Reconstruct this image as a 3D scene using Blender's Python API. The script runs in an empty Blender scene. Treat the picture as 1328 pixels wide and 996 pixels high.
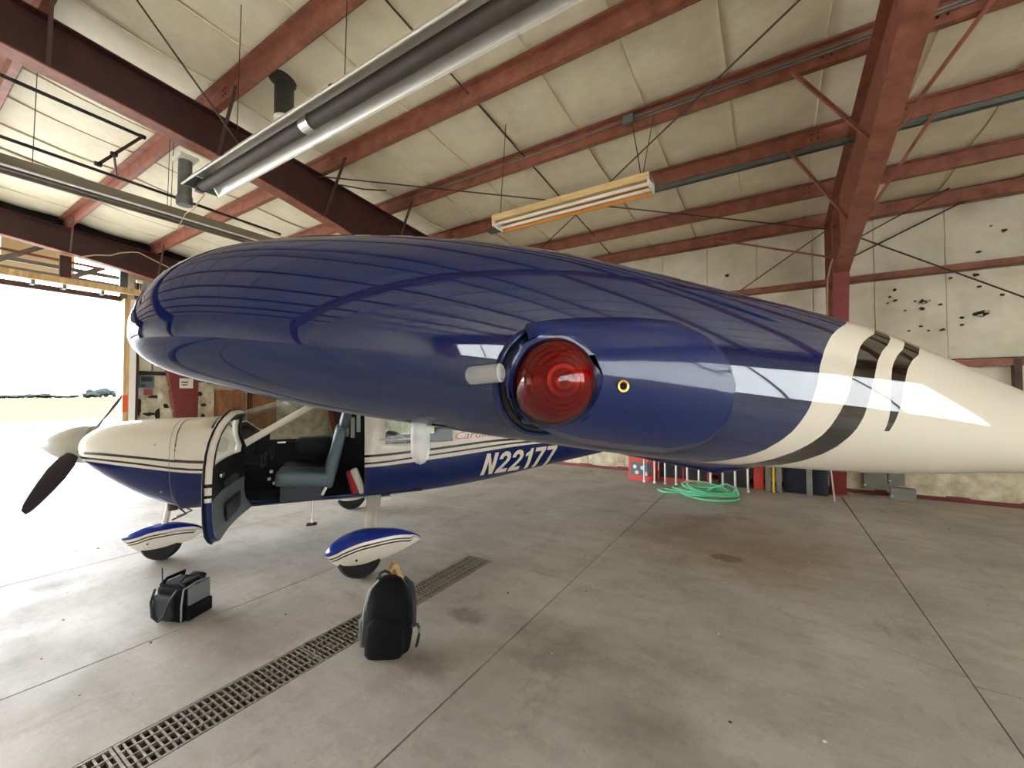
import bpy, bmesh, math, random
from mathutils import Vector, Matrix
from mathutils.bvhtree import BVHTree
from mathutils.geometry import tessellate_polygon

random.seed(7)
PI = math.pi
SC = bpy.context.scene
COL = SC.collection

# ------------------------------------------------------------------ camera
cam_data = bpy.data.cameras.new('camera')
cam_data.sensor_fit = 'HORIZONTAL'
cam_data.sensor_width = 36.0
cam_data.lens = 36.0 * 535.46 / 1328.0
cam_data.clip_start = 0.02
cam_data.clip_end = 4000
cam = bpy.data.objects.new('camera', cam_data)
COL.objects.link(cam)
YAW, PITCH, ROLL = 0.5590005, 0.026753, -0.0024325
cam.matrix_world = (Matrix.Translation((0, 0, 1.70)) @ Matrix.Rotation(YAW, 4, 'Z')
                    @ Matrix.Rotation(PI / 2 + PITCH, 4, 'X') @ Matrix.Rotation(ROLL, 4, 'Z'))
SC.camera = cam

# ------------------------------------------------------------------ world, sun, exposure
W = bpy.data.worlds.new('sky')
SC.world = W
W.use_nodes = True
wn = W.node_tree.nodes
wl = W.node_tree.links
wn.clear()
w_out = wn.new('ShaderNodeOutputWorld')
w_bg = wn.new('ShaderNodeBackground')
w_tc = wn.new('ShaderNodeTexCoord')
w_sep = wn.new('ShaderNodeSeparateXYZ')
w_ramp = wn.new('ShaderNodeValToRGB')
wl.new(w_tc.outputs['Generated'], w_sep.inputs[0])
wl.new(w_sep.outputs['Z'], w_ramp.inputs[0])
w_ramp.color_ramp.elements[0].position = 0.0
w_ramp.color_ramp.elements[0].color = (0.985, 0.99, 1.0, 1)
w_ramp.color_ramp.elements[1].position = 0.9
w_ramp.color_ramp.elements[1].color = (0.74, 0.84, 1.0, 1)
wl.new(w_ramp.outputs[0], w_bg.inputs['Color'])
w_bg.inputs['Strength'].default_value = 11.0
wl.new(w_bg.outputs[0], w_out.inputs[0])

sun_d = bpy.data.lights.new('sun', 'SUN')
sun_d.energy = 5.0
sun_d.angle = 0.02
sun_d.color = (1.0, 0.95, 0.86)
sun = bpy.data.objects.new('sun', sun_d)
COL.objects.link(sun)
sun.rotation_euler = Vector((-0.30, -0.52, -0.80)).to_track_quat('-Z', 'Y').to_euler()

def portal(name, loc, direction, sx, sy):
    d = bpy.data.lights.new(name, 'AREA')
    d.shape = 'RECTANGLE'
    d.size, d.size_y = sx, sy
    d.cycles.is_portal = True
    o = bpy.data.objects.new(name, d)
    COL.objects.link(o)
    o.location = loc
    o.rotation_euler = Vector(direction).to_track_quat('-Z', 'Z').to_euler()
    return o
portal('door_sky_portal', (-13.45, -3.2, 2.1), (1, 0, 0), 13.6, 4.4)

SC.view_settings.view_transform = 'Standard'
SC.view_settings.look = 'None'
SC.view_settings.gamma = 1.0
SC.view_settings.use_curve_mapping = False
SC.view_settings.exposure = 1.02
SC.cycles.max_bounces = 14
SC.cycles.diffuse_bounces = 8
SC.cycles.glossy_bounces = 6
SC.cycles.transparent_max_bounces = 12
SC.cycles.sample_clamp_indirect = 8.0
SC.cycles.caustics_reflective = False
SC.cycles.caustics_refractive = False

# ------------------------------------------------------------------ materials
def lin(c):
    return tuple(((x / 255.0) / 12.92 if x / 255.0 <= 0.04045 else ((x / 255.0 + 0.055) / 1.055) ** 2.4) for x in c)

def mat(name, rgb, rough=0.5, metal=0.0, coat=0.0, noise=0.0, nscale=8.0, bump=0.0, bscale=40.0, spec=0.5,
        stretch=None, dirt=None, emis=None):
    m = bpy.data.materials.new(name)
    m.use_nodes = True
    nt = m.node_tree
    b = nt.nodes['Principled BSDF']
    c = lin(rgb)
    b.inputs['Base Color'].default_value = (*c, 1)
    b.inputs['Roughness'].default_value = rough
    b.inputs['Metallic'].default_value = metal
    b.inputs['Coat Weight'].default_value = coat
    b.inputs['Coat Roughness'].default_value = 0.03
    b.inputs['Specular IOR Level'].default_value = spec
    if noise or bump:
        tc = nt.nodes.new('ShaderNodeTexCoord')
        mp = nt.nodes.new('ShaderNodeMapping')
        if stretch:
            mp.inputs['Scale'].default_value = stretch
        nt.links.new(tc.outputs['Object'], mp.inputs[0])
    if noise:
        nz = nt.nodes.new('ShaderNodeTexNoise')
        nz.inputs['Scale'].default_value = nscale
        nz.inputs['Detail'].default_value = 6
        nz.inputs['Roughness'].default_value = 0.65
        nt.links.new(mp.outputs[0], nz.inputs['Vector'])
        mx = nt.nodes.new('ShaderNodeMix')
        mx.data_type = 'RGBA'
        lo = tuple(x * (1 - noise) for x in c)
        hi = tuple(min(1, x * (1 + noise)) for x in c)
        if dirt:
            lo = lin(dirt)
        mx.inputs[6].default_value = (*lo, 1)
        mx.inputs[7].default_value = (*hi, 1)
        rp = nt.nodes.new('ShaderNodeMapRange')
        rp.inputs[1].default_value = 0.3
        rp.inputs[2].default_value = 0.7
        nt.links.new(nz.outputs['Fac'], rp.inputs[0])
        nt.links.new(rp.outputs[0], mx.inputs[0])
        nt.links.new(mx.outputs[2], b.inputs['Base Color'])
    if bump:
        nb = nt.nodes.new('ShaderNodeTexNoise')
        nb.inputs['Scale'].default_value = bscale
        nb.inputs['Detail'].default_value = 4
        nt.links.new(mp.outputs[0], nb.inputs['Vector'])
        bp = nt.nodes.new('ShaderNodeBump')
        bp.inputs['Strength'].default_value = bump
        bp.inputs['Distance'].default_value = 0.02
        nt.links.new(nb.outputs['Fac'], bp.inputs['Height'])
        nt.links.new(bp.outputs[0], b.inputs['Normal'])
    if emis:
        b.inputs['Emission Color'].default_value = (*lin(emis[0]), 1)
        b.inputs['Emission Strength'].default_value = emis[1]
    return m

def glass_mat(name, tint=(1, 1, 1), ior=1.45, rough=0.0):
    m = bpy.data.materials.new(name)
    m.use_nodes = True
    nt = m.node_tree
    nt.nodes.clear()
    out = nt.nodes.new('ShaderNodeOutputMaterial')
    mix = nt.nodes.new('ShaderNodeMixShader')
    tr = nt.nodes.new('ShaderNodeBsdfTransparent')
    tr.inputs[0].default_value = (*tint, 1)
    gl = nt.nodes.new('ShaderNodeBsdfGlossy')
    gl.inputs['Roughness'].default_value = rough
    fr = nt.nodes.new('ShaderNodeFresnel')
    ge = nt.nodes.new('ShaderNodeNewGeometry')
    mr = nt.nodes.new('ShaderNodeMapRange')
    mr.inputs[3].default_value = ior
    mr.inputs[4].default_value = 1.0 / ior
    nt.links.new(ge.outputs['Backfacing'], mr.inputs[0])
    nt.links.new(mr.outputs[0], fr.inputs[0])
    nt.links.new(fr.outputs[0], mix.inputs[0])
    nt.links.new(tr.outputs[0], mix.inputs[1])
    nt.links.new(gl.outputs[0], mix.inputs[2])
    nt.links.new(mix.outputs[0], out.inputs[0])
    return m

M = {}
M['red_steel'] = mat('red_oxide_steel', (148, 92, 72), 0.55, noise=0.25, nscale=6, bump=0.08, bscale=60, dirt=(118, 70, 54))
M['red_shaded'] = mat('shaded_red_steel', (68, 30, 29), 0.55, noise=0.2, nscale=4, dirt=(52, 24, 25))  # same red steel, with the shade on the left frames put into its colour
M['maroon'] = mat('maroon_plate', (122, 48, 46), 0.5, noise=0.15, nscale=6)
M['insul'] = mat('cream_vapour_barrier', (231, 223, 198), 0.62, noise=0.06, nscale=3.0, bump=0.45, bscale=7, dirt=(218, 209, 182))
M['insul_wall'] = mat('cream_wall_liner', (228, 222, 202), 0.6, noise=0.08, nscale=2.2, bump=0.3, bscale=5, dirt=(208, 202, 176))
M['insul_dirty'] = mat('stained_wall_liner', (218, 211, 188), 0.7, noise=0.2, nscale=4, bump=0.6, bscale=9, dirt=(164, 150, 118))
M['torn'] = mat('torn_fibreglass', (58, 48, 34), 0.95, noise=0.4, nscale=30, bump=0.6, bscale=60)
M['curl'] = mat('curled_liner_flap', (224, 214, 186), 0.7)
M['grey_steel'] = mat('galvanised_steel', (120, 128, 126), 0.42, metal=0.6, noise=0.2, nscale=10)
M['grey_paint'] = mat('grey_paint', (122, 120, 112), 0.6, noise=0.12, nscale=6)
M['dark_rod'] = mat('dark_steel_rod', (74, 48, 40), 0.6)
M['pipe_black'] = mat('black_iron_pipe', (36, 30, 26), 0.6)
M['reflector'] = mat('polished_aluminium', (236, 235, 228), 0.34, metal=0.55)
M['reflector_out'] = mat('dull_aluminium', (178, 178, 172), 0.4, metal=0.7)
M['tube_dark'] = mat('burnt_steel_tube', (84, 76, 72), 0.65, metal=0.1, noise=0.2, nscale=9)
M['olive'] = mat('olive_reflector_hood', (136, 130, 114), 0.5, noise=0.1, nscale=5)
M['wood'] = mat('pine_board', (222, 198, 146), 0.6, noise=0.2, nscale=3, stretch=(1, 14, 14), dirt=(196, 162, 104))
M['wood_orange'] = mat('amber_board', (214, 146, 66), 0.5, noise=0.15, nscale=3, stretch=(1, 14, 14))
M['plywood'] = mat('brown_plywood', (142, 98, 62), 0.7, noise=0.3, nscale=5, stretch=(1, 1, 0.25), dirt=(104, 66, 40))
M['post_wood'] = mat('pale_timber_post', (214, 184, 134), 0.7, noise=0.25, nscale=4, stretch=(4, 4, 0.5), dirt=(170, 134, 88))
M['white_trim'] = mat('white_trim', (240, 238, 232), 0.5)
M['orange_tape'] = mat('orange_tape', (232, 92, 44), 0.5)
M['tube_white'] = mat('white_fluorescent_tube', (244, 238, 230), 0.3)
M['white_enamel'] = mat('white_enamel', (236, 232, 222), 0.35)
M['wire'] = mat('pale_cable', (196, 172, 140), 0.6)
M['wire_dark'] = mat('dark_cable', (64, 52, 44), 0.7)
M['flue_dark'] = mat('dark_flue', (62, 62, 56), 0.55, metal=0.2)
M['black_void'] = mat('black_closure_strip', (20, 18, 17), 0.9)
M['blue'] = mat('navy_gloss_paint', (6, 30, 90), 0.3, coat=0.8, spec=0.15)
M['blue_bright'] = mat('royal_blue_gloss_paint', (16, 44, 140), 0.3, coat=0.8, spec=0.1)
M['white'] = mat('white_gloss_paint', (232, 226, 214), 0.3, coat=0.6, spec=0.2)
M['black'] = mat('black_gloss_stripe', (22, 20, 19), 0.22, coat=0.8)
M['grey_white'] = mat('pale_grey_paint', (196, 194, 186), 0.3, coat=0.6)
M['interior'] = mat('dark_cabin_lining', (28, 30, 36), 0.8)
M['door_lining'] = mat('grey_door_lining', (118, 130, 136), 0.6, noise=0.1, nscale=5)
M['leather'] = mat('slate_blue_leather', (86, 100, 110), 0.42, bump=0.12, bscale=60)
M['leather_dark'] = mat('dark_slate_leather', (36, 40, 46), 0.5)
M['rubber'] = mat('tyre_rubber', (22, 22, 23), 0.7)
M['seal'] = mat('black_door_seal', (16, 16, 18), 0.6)
M['prop'] = mat('matt_brown_black_blade', (58, 50, 50), 0.45)
M['spinner'] = mat('pale_spinner_paint', (186, 184, 172), 0.35, coat=0.3)
M['glass'] = glass_mat('cabin_glass', (0.82, 0.9, 0.9))
M['clear'] = glass_mat('clear_acrylic', (0.93, 0.94, 0.95), 1.55, 0.05)
_nt = M['clear'].node_tree
_df = _nt.nodes.new('ShaderNodeBsdfDiffuse')
_df.inputs[0].default_value = (.8, .8, .78, 1)
_mx = _nt.nodes.new('ShaderNodeMixShader')
_mx.inputs[0].default_value = .38
_m0 = [n_ for n_ in _nt.nodes if n_.type == 'MIX_SHADER' and n_ != _mx][0]
_o = [n_ for n_ in _nt.nodes if n_.type == 'OUTPUT_MATERIAL'][0]
_nt.links.new(_m0.outputs[0], _mx.inputs[1])
_nt.links.new(_df.outputs[0], _mx.inputs[2])
_nt.links.new(_mx.outputs[0], _o.inputs[0])
M['red_lens'] = glass_mat('red_lens_glass', (0.52, 0.014, 0.02), 1.55)
M['red_inner'] = mat('ribbed_red_inner_lens', (196, 40, 44), 0.18, metal=0.35)
M['brass'] = mat('brass_screw', (214, 166, 78), 0.3, metal=1.0)
M['hole'] = mat('dark_hole', (8, 8, 9), 0.9)
M['nylon'] = mat('black_nylon', (11, 11, 15), 0.85, bump=0.2, bscale=120, spec=0.25)
M['nylon_grey'] = mat('grey_nylon', (112, 114, 116), 0.5, bump=0.15, bscale=120)
M['strap'] = mat('dark_grey_webbing', (44, 46, 54), 0.65)
M['zip'] = mat('grey_piping', (150, 152, 158), 0.5)
M['metal'] = mat('bright_metal', (210, 210, 208), 0.25, metal=1.0)
M['grate'] = mat('worn_iron_grate', (168, 160, 150), 0.45, metal=0.35, noise=0.3, nscale=30, dirt=(84, 76, 68))
M['trench'] = mat('dark_drain_trench', (14, 13, 12), 0.95, noise=0.3, nscale=20)
M['hose'] = mat('mint_green_hose', (112, 208, 160), 0.4)
M['alu'] = mat('pale_metal_bar', (204, 196, 190), 0.35, metal=0.5)
M['red_box'] = mat('red_tool_chest', (206, 72, 60), 0.4)
M['slate'] = mat('slate_drawer_front', (92, 104, 116), 0.45)
M['dark_box'] = mat('black_bin', (28, 28, 32), 0.6)
M['navy_box'] = mat('navy_crate', (22, 28, 50), 0.6)
M['yellow'] = mat('yellow_handle', (222, 186, 40), 0.5)
M['red_cloth'] = mat('red_cloth', (150, 26, 40), 0.8)
M['white_cloth'] = mat('off_white_cloth', (206, 200, 186), 0.8)
M['paper'] = mat('white_paper', (226, 220, 210), 0.7)
M['ink'] = mat('grey_ink', (70, 62, 62), 0.8)
M['sign_red'] = mat('faded_red_sign', (162, 70, 78), 0.6)
M['lettering'] = mat('white_lettering', (234, 226, 212), 0.4, coat=0.5)
M['lettering_red'] = mat('faded_red_lettering', (196, 120, 96), 0.5)
M['tree'] = mat('dark_green_leaves', (36, 40, 40), 1.0, spec=0.0, noise=0.3, nscale=0.3)
M['bark'] = mat('brown_bark', (92, 78, 64), 0.9)
M['chip'] = mat('pale_concrete_chip', (206, 198, 184), 0.9)
M['concrete_side'] = mat('apron_concrete', (158, 153, 144), 0.9, spec=0.1, noise=0.1, nscale=1.2, bump=0.2, bscale=20)
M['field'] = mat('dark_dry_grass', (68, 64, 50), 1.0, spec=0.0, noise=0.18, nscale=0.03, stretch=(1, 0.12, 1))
M['beige_side'] = mat('cream_door_siding', (222, 200, 160), 0.7)

M['fibreglass'] = bpy.data.materials.new('translucent_fibreglass')
M['fibreglass'].use_nodes = True
_n = M['fibreglass'].node_tree.nodes
_n.clear()
_t, _q = _n.new('ShaderNodeBsdfTranslucent'), _n.new('ShaderNodeOutputMaterial')
_t.inputs[0].default_value = (.80, .80, .78, 1)
M['fibreglass'].node_tree.links.new(_t.outputs[0], _q.inputs[0])

def floor_material():
    m = bpy.data.materials.new('stained_concrete')
    m.use_nodes = True
    nt = m.node_tree
    N, L = nt.nodes, nt.links
    b = N['Principled BSDF']
    tc = N.new('ShaderNodeTexCoord')
    def noise(scale, detail=6, rough=0.6, st=(1, 1, 1)):
        mp = N.new('ShaderNodeMapping')
        mp.inputs['Scale'].default_value = st
        L.new(tc.outputs['Object'], mp.inputs[0])
        n = N.new('ShaderNodeTexNoise')
        n.inputs['Scale'].default_value = scale
        n.inputs['Detail'].default_value = detail
        n.inputs['Roughness'].default_value = rough
        L.new(mp.outputs[0], n.inputs['Vector'])
        return n.outputs['Fac']
    def rng(v, a, c, lo=0.0, hi=1.0):
        r = N.new('ShaderNodeMapRange')
        r.inputs[1].default_value, r.inputs[2].default_value = a, c
        r.inputs[3].default_value, r.inputs[4].default_value = lo, hi
        L.new(v, r.inputs[0])
        return r.outputs[0]
    def mix(f, a, c):
        x = N.new('ShaderNodeMix')
        x.data_type = 'RGBA'
        for s, v in ((0, f), (6, a), (7, c)):
            if hasattr(v, 'is_linked') or isinstance(v, bpy.types.NodeSocket):
                L.new(v, x.inputs[s])
            else:
                x.inputs[s].default_value = v if s == 0 else (*lin(v), 1)
        return x.outputs[2]
    def mul(a, c):
        x = N.new('ShaderNodeMath')
        x.operation = 'MULTIPLY'
        L.new(a, x.inputs[0])
        if isinstance(c, float):
            x.inputs[1].default_value = c
        else:
            L.new(c, x.inputs[1])
        return x.outputs[0]
    def blob(cx, cy, rx, ry, soft=0.5, warp=0.5):
        mp = N.new('ShaderNodeMapping')
        mp.inputs['Location'].default_value = (-cx / rx, -cy / ry, 0)
        mp.inputs['Scale'].default_value = (1 / rx, 1 / ry, 0)
        L.new(tc.outputs['Object'], mp.inputs[0])
        ln = N.new('ShaderNodeVectorMath')
        ln.operation = 'LENGTH'
        L.new(mp.outputs[0], ln.inputs[0])
        ad = N.new('ShaderNodeMath')
        ad.operation = 'ADD'
        L.new(ln.outputs['Value'], ad.inputs[0])
        L.new(mul(rng(noise(1.6 / max(rx, ry), 5), 0.3, 0.7, -warp / 2, warp / 2), 1.0), ad.inputs[1])
        return rng(ad.outputs[0], 1.0 - soft, 1.0, 1.0, 0.0)
    c = mix(rng(noise(0.8, 8), 0.35, 0.65), (163, 159, 150), (198, 194, 186))
    c = mix(mul(rng(noise(2.2, 9, 0.72, (1, 2.2, 1)), 0.48, 0.72), 0.7), c, (148, 142, 132))
    c = mix(mul(rng(noise(5.5, 8, 0.75, (2.4, 1, 1)), 0.55, 0.75), 0.5), c, (136, 130, 120))
    c = mix(mul(rng(noise(11, 6, 0.7), 0.55, 0.8), 0.5), c, (214, 208, 196))
    c = mix(mul(rng(noise(60, 3, 0.6), 0.6, 0.75), 0.3), c, (110, 102, 92))
    c = mix(mul(blob(-0.35, 5.4, 1.35, 1.3, 0.55), 0.5), c, (136, 104, 70))
    c = mix(mul(blob(-0.8, 6.2, 0.45, 0.5, 0.8), 0.45), c, (140, 92, 60))
    c = mix(mul(blob(-0.42, 4.86, 0.17, 0.12, 0.25, 0.15), 0.55), c, (84, 72, 54))
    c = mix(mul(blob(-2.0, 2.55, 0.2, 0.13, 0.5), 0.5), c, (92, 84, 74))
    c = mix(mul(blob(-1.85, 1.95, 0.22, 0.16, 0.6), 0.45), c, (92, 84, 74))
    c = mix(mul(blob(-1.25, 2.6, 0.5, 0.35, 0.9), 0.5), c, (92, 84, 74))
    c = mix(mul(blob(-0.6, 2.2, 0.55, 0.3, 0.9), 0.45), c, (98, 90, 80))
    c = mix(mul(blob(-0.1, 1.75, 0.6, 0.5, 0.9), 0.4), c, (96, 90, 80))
    c = mix(mul(rng(noise(26, 8, 0.8), 0.60, 0.70), 0.35), c, (104, 96, 86))
    c = mix(mul(rng(noise(1.3, 9, 0.8, (1.5, .6, 1)), 0.56, 0.70), 0.6), c, (124, 118, 108))
    c = mix(mul(rng(noise(90, 2, 0.5), 0.68, 0.74), 0.7), c, (84, 76, 68))
    L.new(c, b.inputs['Base Color'])
    L.new(rng(noise(2.5), 0.3, 0.7, 0.5, 0.72), b.inputs['Roughness'])
    b.inputs['Specular IOR Level'].default_value = 0.35
    bp = N.new('ShaderNodeBump')
    bp.inputs['Strength'].default_value = 0.12
    bp.inputs['Distance'].default_value = 0.01
    L.new(noise(45, 5), bp.inputs['Height'])
    L.new(bp.outputs[0], b.inputs['Normal'])
    return m
M['floor'] = floor_material()

# ------------------------------------------------------------------ mesh helpers
class MB:
    def __init__(s):
        s.v, s.f, s.m = [], [], []
    def add(s, verts, faces, mi=0):
        o = len(s.v)
        s.v += [tuple(p) for p in verts]
        s.f += [tuple(i + o for i in f) for f in faces]
        s.m += [mi] * len(faces) if isinstance(mi, int) else list(mi)
        return s
    def box(s, lo, hi, mi=0):
        (a, b, c), (d, e, f) = lo, hi
        return s.add([(a, b, c), (d, b, c), (d, e, c), (a, e, c), (a, b, f), (d, b, f), (d, e, f), (a, e, f)],
                     [(0, 3, 2, 1), (4, 5, 6, 7), (0, 1, 5, 4), (1, 2, 6, 5), (2, 3, 7, 6), (3, 0, 4, 7)], mi)
    def bar(s, p, q, w, h, up=(0, 0, 1), mi=0):
        p, q = Vector(p), Vector(q)
        d = (q - p).normalized()
        u = Vector(up)
        a = d.cross(u)
        if a.length < 1e-4:
            a = d.cross(Vector((1, 0, 0)))
        a.normalize()
        u = a.cross(d).normalized()
        vs = [r + a * i * w / 2 + u * j * h / 2 for r in (p, q) for i, j in ((-1, -1), (1, -1), (1, 1), (-1, 1))]
        return s.add(vs, [(0, 1, 2, 3), (7, 6, 5, 4), (0, 4, 5, 1), (1, 5, 6, 2), (2, 6, 7, 3), (3, 7, 4, 0)], mi)
    def prism(s, poly, axis, a, b, mi=0):
        def P(u, v, t):
            return {'x': (t, u, v), 'y': (u, t, v), 'z': (u, v, t)}[axis]
        n = len(poly)
        vs = [P(u, v, a) for u, v in poly] + [P(u, v, b) for u, v in poly]
        fs = [tuple(range(n)), tuple(range(2 * n - 1, n - 1, -1))] + [(i, i + n, (i + 1) % n + n, (i + 1) % n) for i in range(n)]
        return s.add(vs, fs, mi)
    def tube(s, pts, r, n=8, mi=0, caps=True):
        pts = [Vector(p) for p in pts]
        rs = r if isinstance(r, (list, tuple)) else [r] * len(pts)
        rings = []
        a = None
        for i, p in enumerate(pts):
            d = (pts[min(i + 1, len(pts) - 1)] - pts[max(i - 1, 0)]).normalized()
            if a is None:
                a = d.cross(Vector((0, 0, 1)))
                if a.length < 1e-3:
                    a = d.cross(Vector((1, 0, 0)))
            a = (a - d * a.dot(d)).normalized()
            b = d.cross(a)
            rings.append([p + (a * math.cos(2 * PI * k / n) + b * math.sin(2 * PI * k / n)) * rs[i] for k in range(n)])
        return s.loft(rings, mi=mi, caps=caps)
    def loft(s, rings, closed=True, mi=0, caps=True):
        n = len(rings[0])
        vs = [p for r in rings for p in r]
        fs = []
        for i in range(len(rings) - 1):
            for k in range(n if closed else n - 1):
                k2 = (k + 1) % n
                fs.append((i * n + k, i * n + k2, (i + 1) * n + k2, (i + 1) * n + k))
        if caps and closed:
            fs.append(tuple(range(n - 1, -1, -1)))
            fs.append(tuple((len(rings) - 1) * n + k for k in range(n)))
        return s.add(vs, fs, mi)
    def revolve(s, prof, c, axis=(0, 0, 1), n=24, mi=0, caps=True):
        c, ax = Vector(c), Vector(axis).normalized()
        u = ax.orthogonal().normalized()
        w = ax.cross(u)
        rings = [[c + ax * h + (u * math.cos(2 * PI * k / n) + w * math.sin(2 * PI * k / n)) * max(r, 1e-5) for k in range(n)] for r, h in prof]
        return s.loft(rings, mi=mi, caps=caps)
    def rbox(s, c, size, bev=0.02, rot=None, mi=0, seg=3, taper=0.0):
        bm = bmesh.new()
        bmesh.ops.create_cube(bm, size=1.0)
        for v in bm.verts:
            t = 1 - taper * (v.co.z + 0.5)
            v.co = Vector((v.co.x * size[0] * t, v.co.y * size[1] * t, v.co.z * size[2]))
        bmesh.ops.bevel(bm, geom=bm.edges[:], offset=bev, segments=seg, affect='EDGES', profile=0.6)
        R = rot.to_3x3() if rot is not None else Matrix.Identity(3)
        bm.verts.index_update()
        vs = [R @ v.co + Vector(c) for v in bm.verts]
        fs = [tuple(v.index for v in f.verts) for f in bm.faces]
        bm.free()
        return s.add(vs, fs, mi)
    def mesh(s, name, mats, smooth=False, recalc=True):
        me = bpy.data.meshes.new(name)
        me.from_pydata(s.v, [], s.f)
        for m in (mats if isinstance(mats, (list, tuple)) else [mats]):
            me.materials.append(m)
        for p, i in zip(me.polygons, s.m):
            p.material_index = i
            p.use_smooth = bool(smooth)
        me.update()
        if smooth and recalc:
            bm = bmesh.new()
            bm.from_mesh(me)
            bmesh.ops.recalc_face_normals(bm, faces=bm.faces[:])
            bm.to_mesh(me)
            bm.free()
        if smooth:
            if isinstance(smooth, float):
                me.set_sharp_from_angle(angle=smooth)
        return me
    def build(s, name, mats, parent=None, smooth=False, loc=None, recalc=True, **k):
        me = s.mesh(name, mats, smooth, recalc)
        o = bpy.data.objects.new(name, me)
        COL.objects.link(o)
        if parent is not None:
            o.parent = parent
        if loc is not None:
            o.location = loc
        tag(o, **k)
        return o

def tag(o, label=None, cat=None, group=None, kind=None):
    if label:
        o['label'] = label
    if cat:
        o['category'] = cat
    if group:
        o['group'] = group
    if kind:
        o['kind'] = kind
    return o

def empty(name, loc=(0, 0, 0), rz=0.0, parent=None, **k):
    o = bpy.data.objects.new(name, None)
    COL.objects.link(o)
    o.location = loc
    o.rotation_euler = (0, 0, rz)
    o.empty_display_size = 0.2
    if parent is not None:
        o.parent = parent
    tag(o, **k)
    return o

def piece(name, me, parent, loc=(0, 0, 0)):
    o = bpy.data.objects.new(name, me)
    COL.objects.link(o)
    o.parent = parent
    o.location = loc
    return o

def interp(x, tab):
    """smooth (monotone-ish Catmull-Rom) interpolation of a table of (x, y) in ascending x"""
    if x <= tab[0][0]:
        return tab[0][1]
    if x >= tab[-1][0]:
        return tab[-1][1]
    for i in range(len(tab) - 1):
        if x <= tab[i + 1][0]:
            break
    x0, y0 = tab[i]
    x1, y1 = tab[i + 1]
    def slope(k):
        if k == 0:
            return (tab[1][1] - tab[0][1]) / (tab[1][0] - tab[0][0])
        if k == len(tab) - 1:
            return (tab[k][1] - tab[k - 1][1]) / (tab[k][0] - tab[k - 1][0])
        a = (tab[k][1] - tab[k - 1][1]) / (tab[k][0] - tab[k - 1][0])
        b = (tab[k + 1][1] - tab[k][1]) / (tab[k + 1][0] - tab[k][0])
        return 0 if a * b <= 0 else 2 * a * b / (a + b)
    h = x1 - x0
    t = (x - x0) / h
    return ((2 * t**3 - 3 * t**2 + 1) * y0 + (t**3 - 2 * t**2 + t) * h * slope(i)
            + (-2 * t**3 + 3 * t**2) * y1 + (t**3 - t**2) * h * slope(i + 1))

# ------------------------------------------------------------------ building dimensions
X0, X1 = -13.2, 8.2          # gable walls
YB, YF = 9.30, -11.2         # eave walls
YR = -0.95                   # ridge
def zroof(y):
    yy = y if y >= YR else 2 * YR - y
    return 5.35 - 0.085 * (yy - 3.84)

# ------------------------------------------------------------------ floor: concrete slabs with open joints
floor = MB().box((X0, YF, -0.5), (X1, YB, -0.30)).build('floor', M['trench'], kind='structure')
G = 0.014
def slab(x0, x1, y0, y1, tab=None):
    MB().box((x0 + G / 2, y0 + G / 2, -0.30), (x1 - G / 2, y1 - G / 2, 0.0)).build('concrete_slab', M['floor'], floor)
for xa, xb in ((X0, -10.6), (-10.6, -8.2), (-8.2, -5.85), (-5.85, -3.68)):
    for ya, yb in ((YF, -4.0), (-4.0, 4.9), (4.9, YB)):
        slab(xa, xb, ya, yb)
DX0, DX1, DY1 = -2.735, -2.455, 3.52
slab(-3.68, DX0, YF, -4.0); slab(-3.68, DX0, -4.0, DY1)
slab(DX1, -1.56, YF, -4.0); slab(DX1, -1.56, -4.0, DY1)
slab(-3.68, -1.56, DY1, YB)
# cracked bay: the irregular crack runs from the end of the joint to the next joint
cr = [(-1.56, 4.44), (-1.2, 4.33), (-0.75, 4.16), (-0.3, 4.04), (0.15, 3.86), (0.55, 3.74), (0.975, 3.585)]
g = 0.004
MB().prism([(-1.56 + G, -4.0 + G), (0.975 - G, -4.0 + G)] + [(x, y - g) for x, y in reversed(cr)], 'z', -0.3, 0).build('concrete_slab', M['floor'], floor)
MB().prism([(x, y + g) for x, y in cr] + [(0.975 - G, YB), (-1.56 + G, YB)], 'z', -0.3, 0).build('concrete_slab', M['floor'], floor)
slab(-1.56, 0.975, YF, -4.0)
slab(0.975, 3.2, YF, -2.0); slab(0.975, 3.2, -2.0, 3.5); slab(0.975, 3.2, 3.5, YB)
slab(3.2, X1, YF, 3.5); slab(3.2, X1, 3.5, YB)

# ------------------------------------------------------------------ ground outside
apron = MB().box((-44, -60, -0.4), (X0, 60, -0.02)).build('apron', M['concrete_side'], kind='structure')
MB().box((X0, -60, -0.4), (40, YF, -0.02)).build('apron_rear', M['concrete_side'], kind='structure')
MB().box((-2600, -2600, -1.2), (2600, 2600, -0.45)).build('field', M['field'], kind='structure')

# ------------------------------------------------------------------ roof: liner strips with seams, purlins, frames
PUR = [-2.0, -0.55, 0.92, 2.37, 3.84, 5.18, 6.55, 7.95, 9.12]
ceiling = MB().box((X0, YF, 0), (X1, YB, 0.001)).build('ceiling', M['insul'], kind='structure')
me = bpy.data.meshes.new('ceiling')     # outer roof sheets
rb = MB()
rb.add([(X0 - 1.3, YF - .2, zroof(YF) + .1), (X1, YF - .2, zroof(YF) + .1), (X1, YR, zroof(YR) + .1), (X0 - 1.3, YR, zroof(YR) + .1),
        (X0 - 1.3, YB + .2, zroof(YB) + .1), (X1, YB + .2, zroof(YB) + .1)], [(0, 1, 2, 3), (3, 2, 5, 4)])
ceiling.data = rb.mesh('ceiling', M['grey_steel'])

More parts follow.
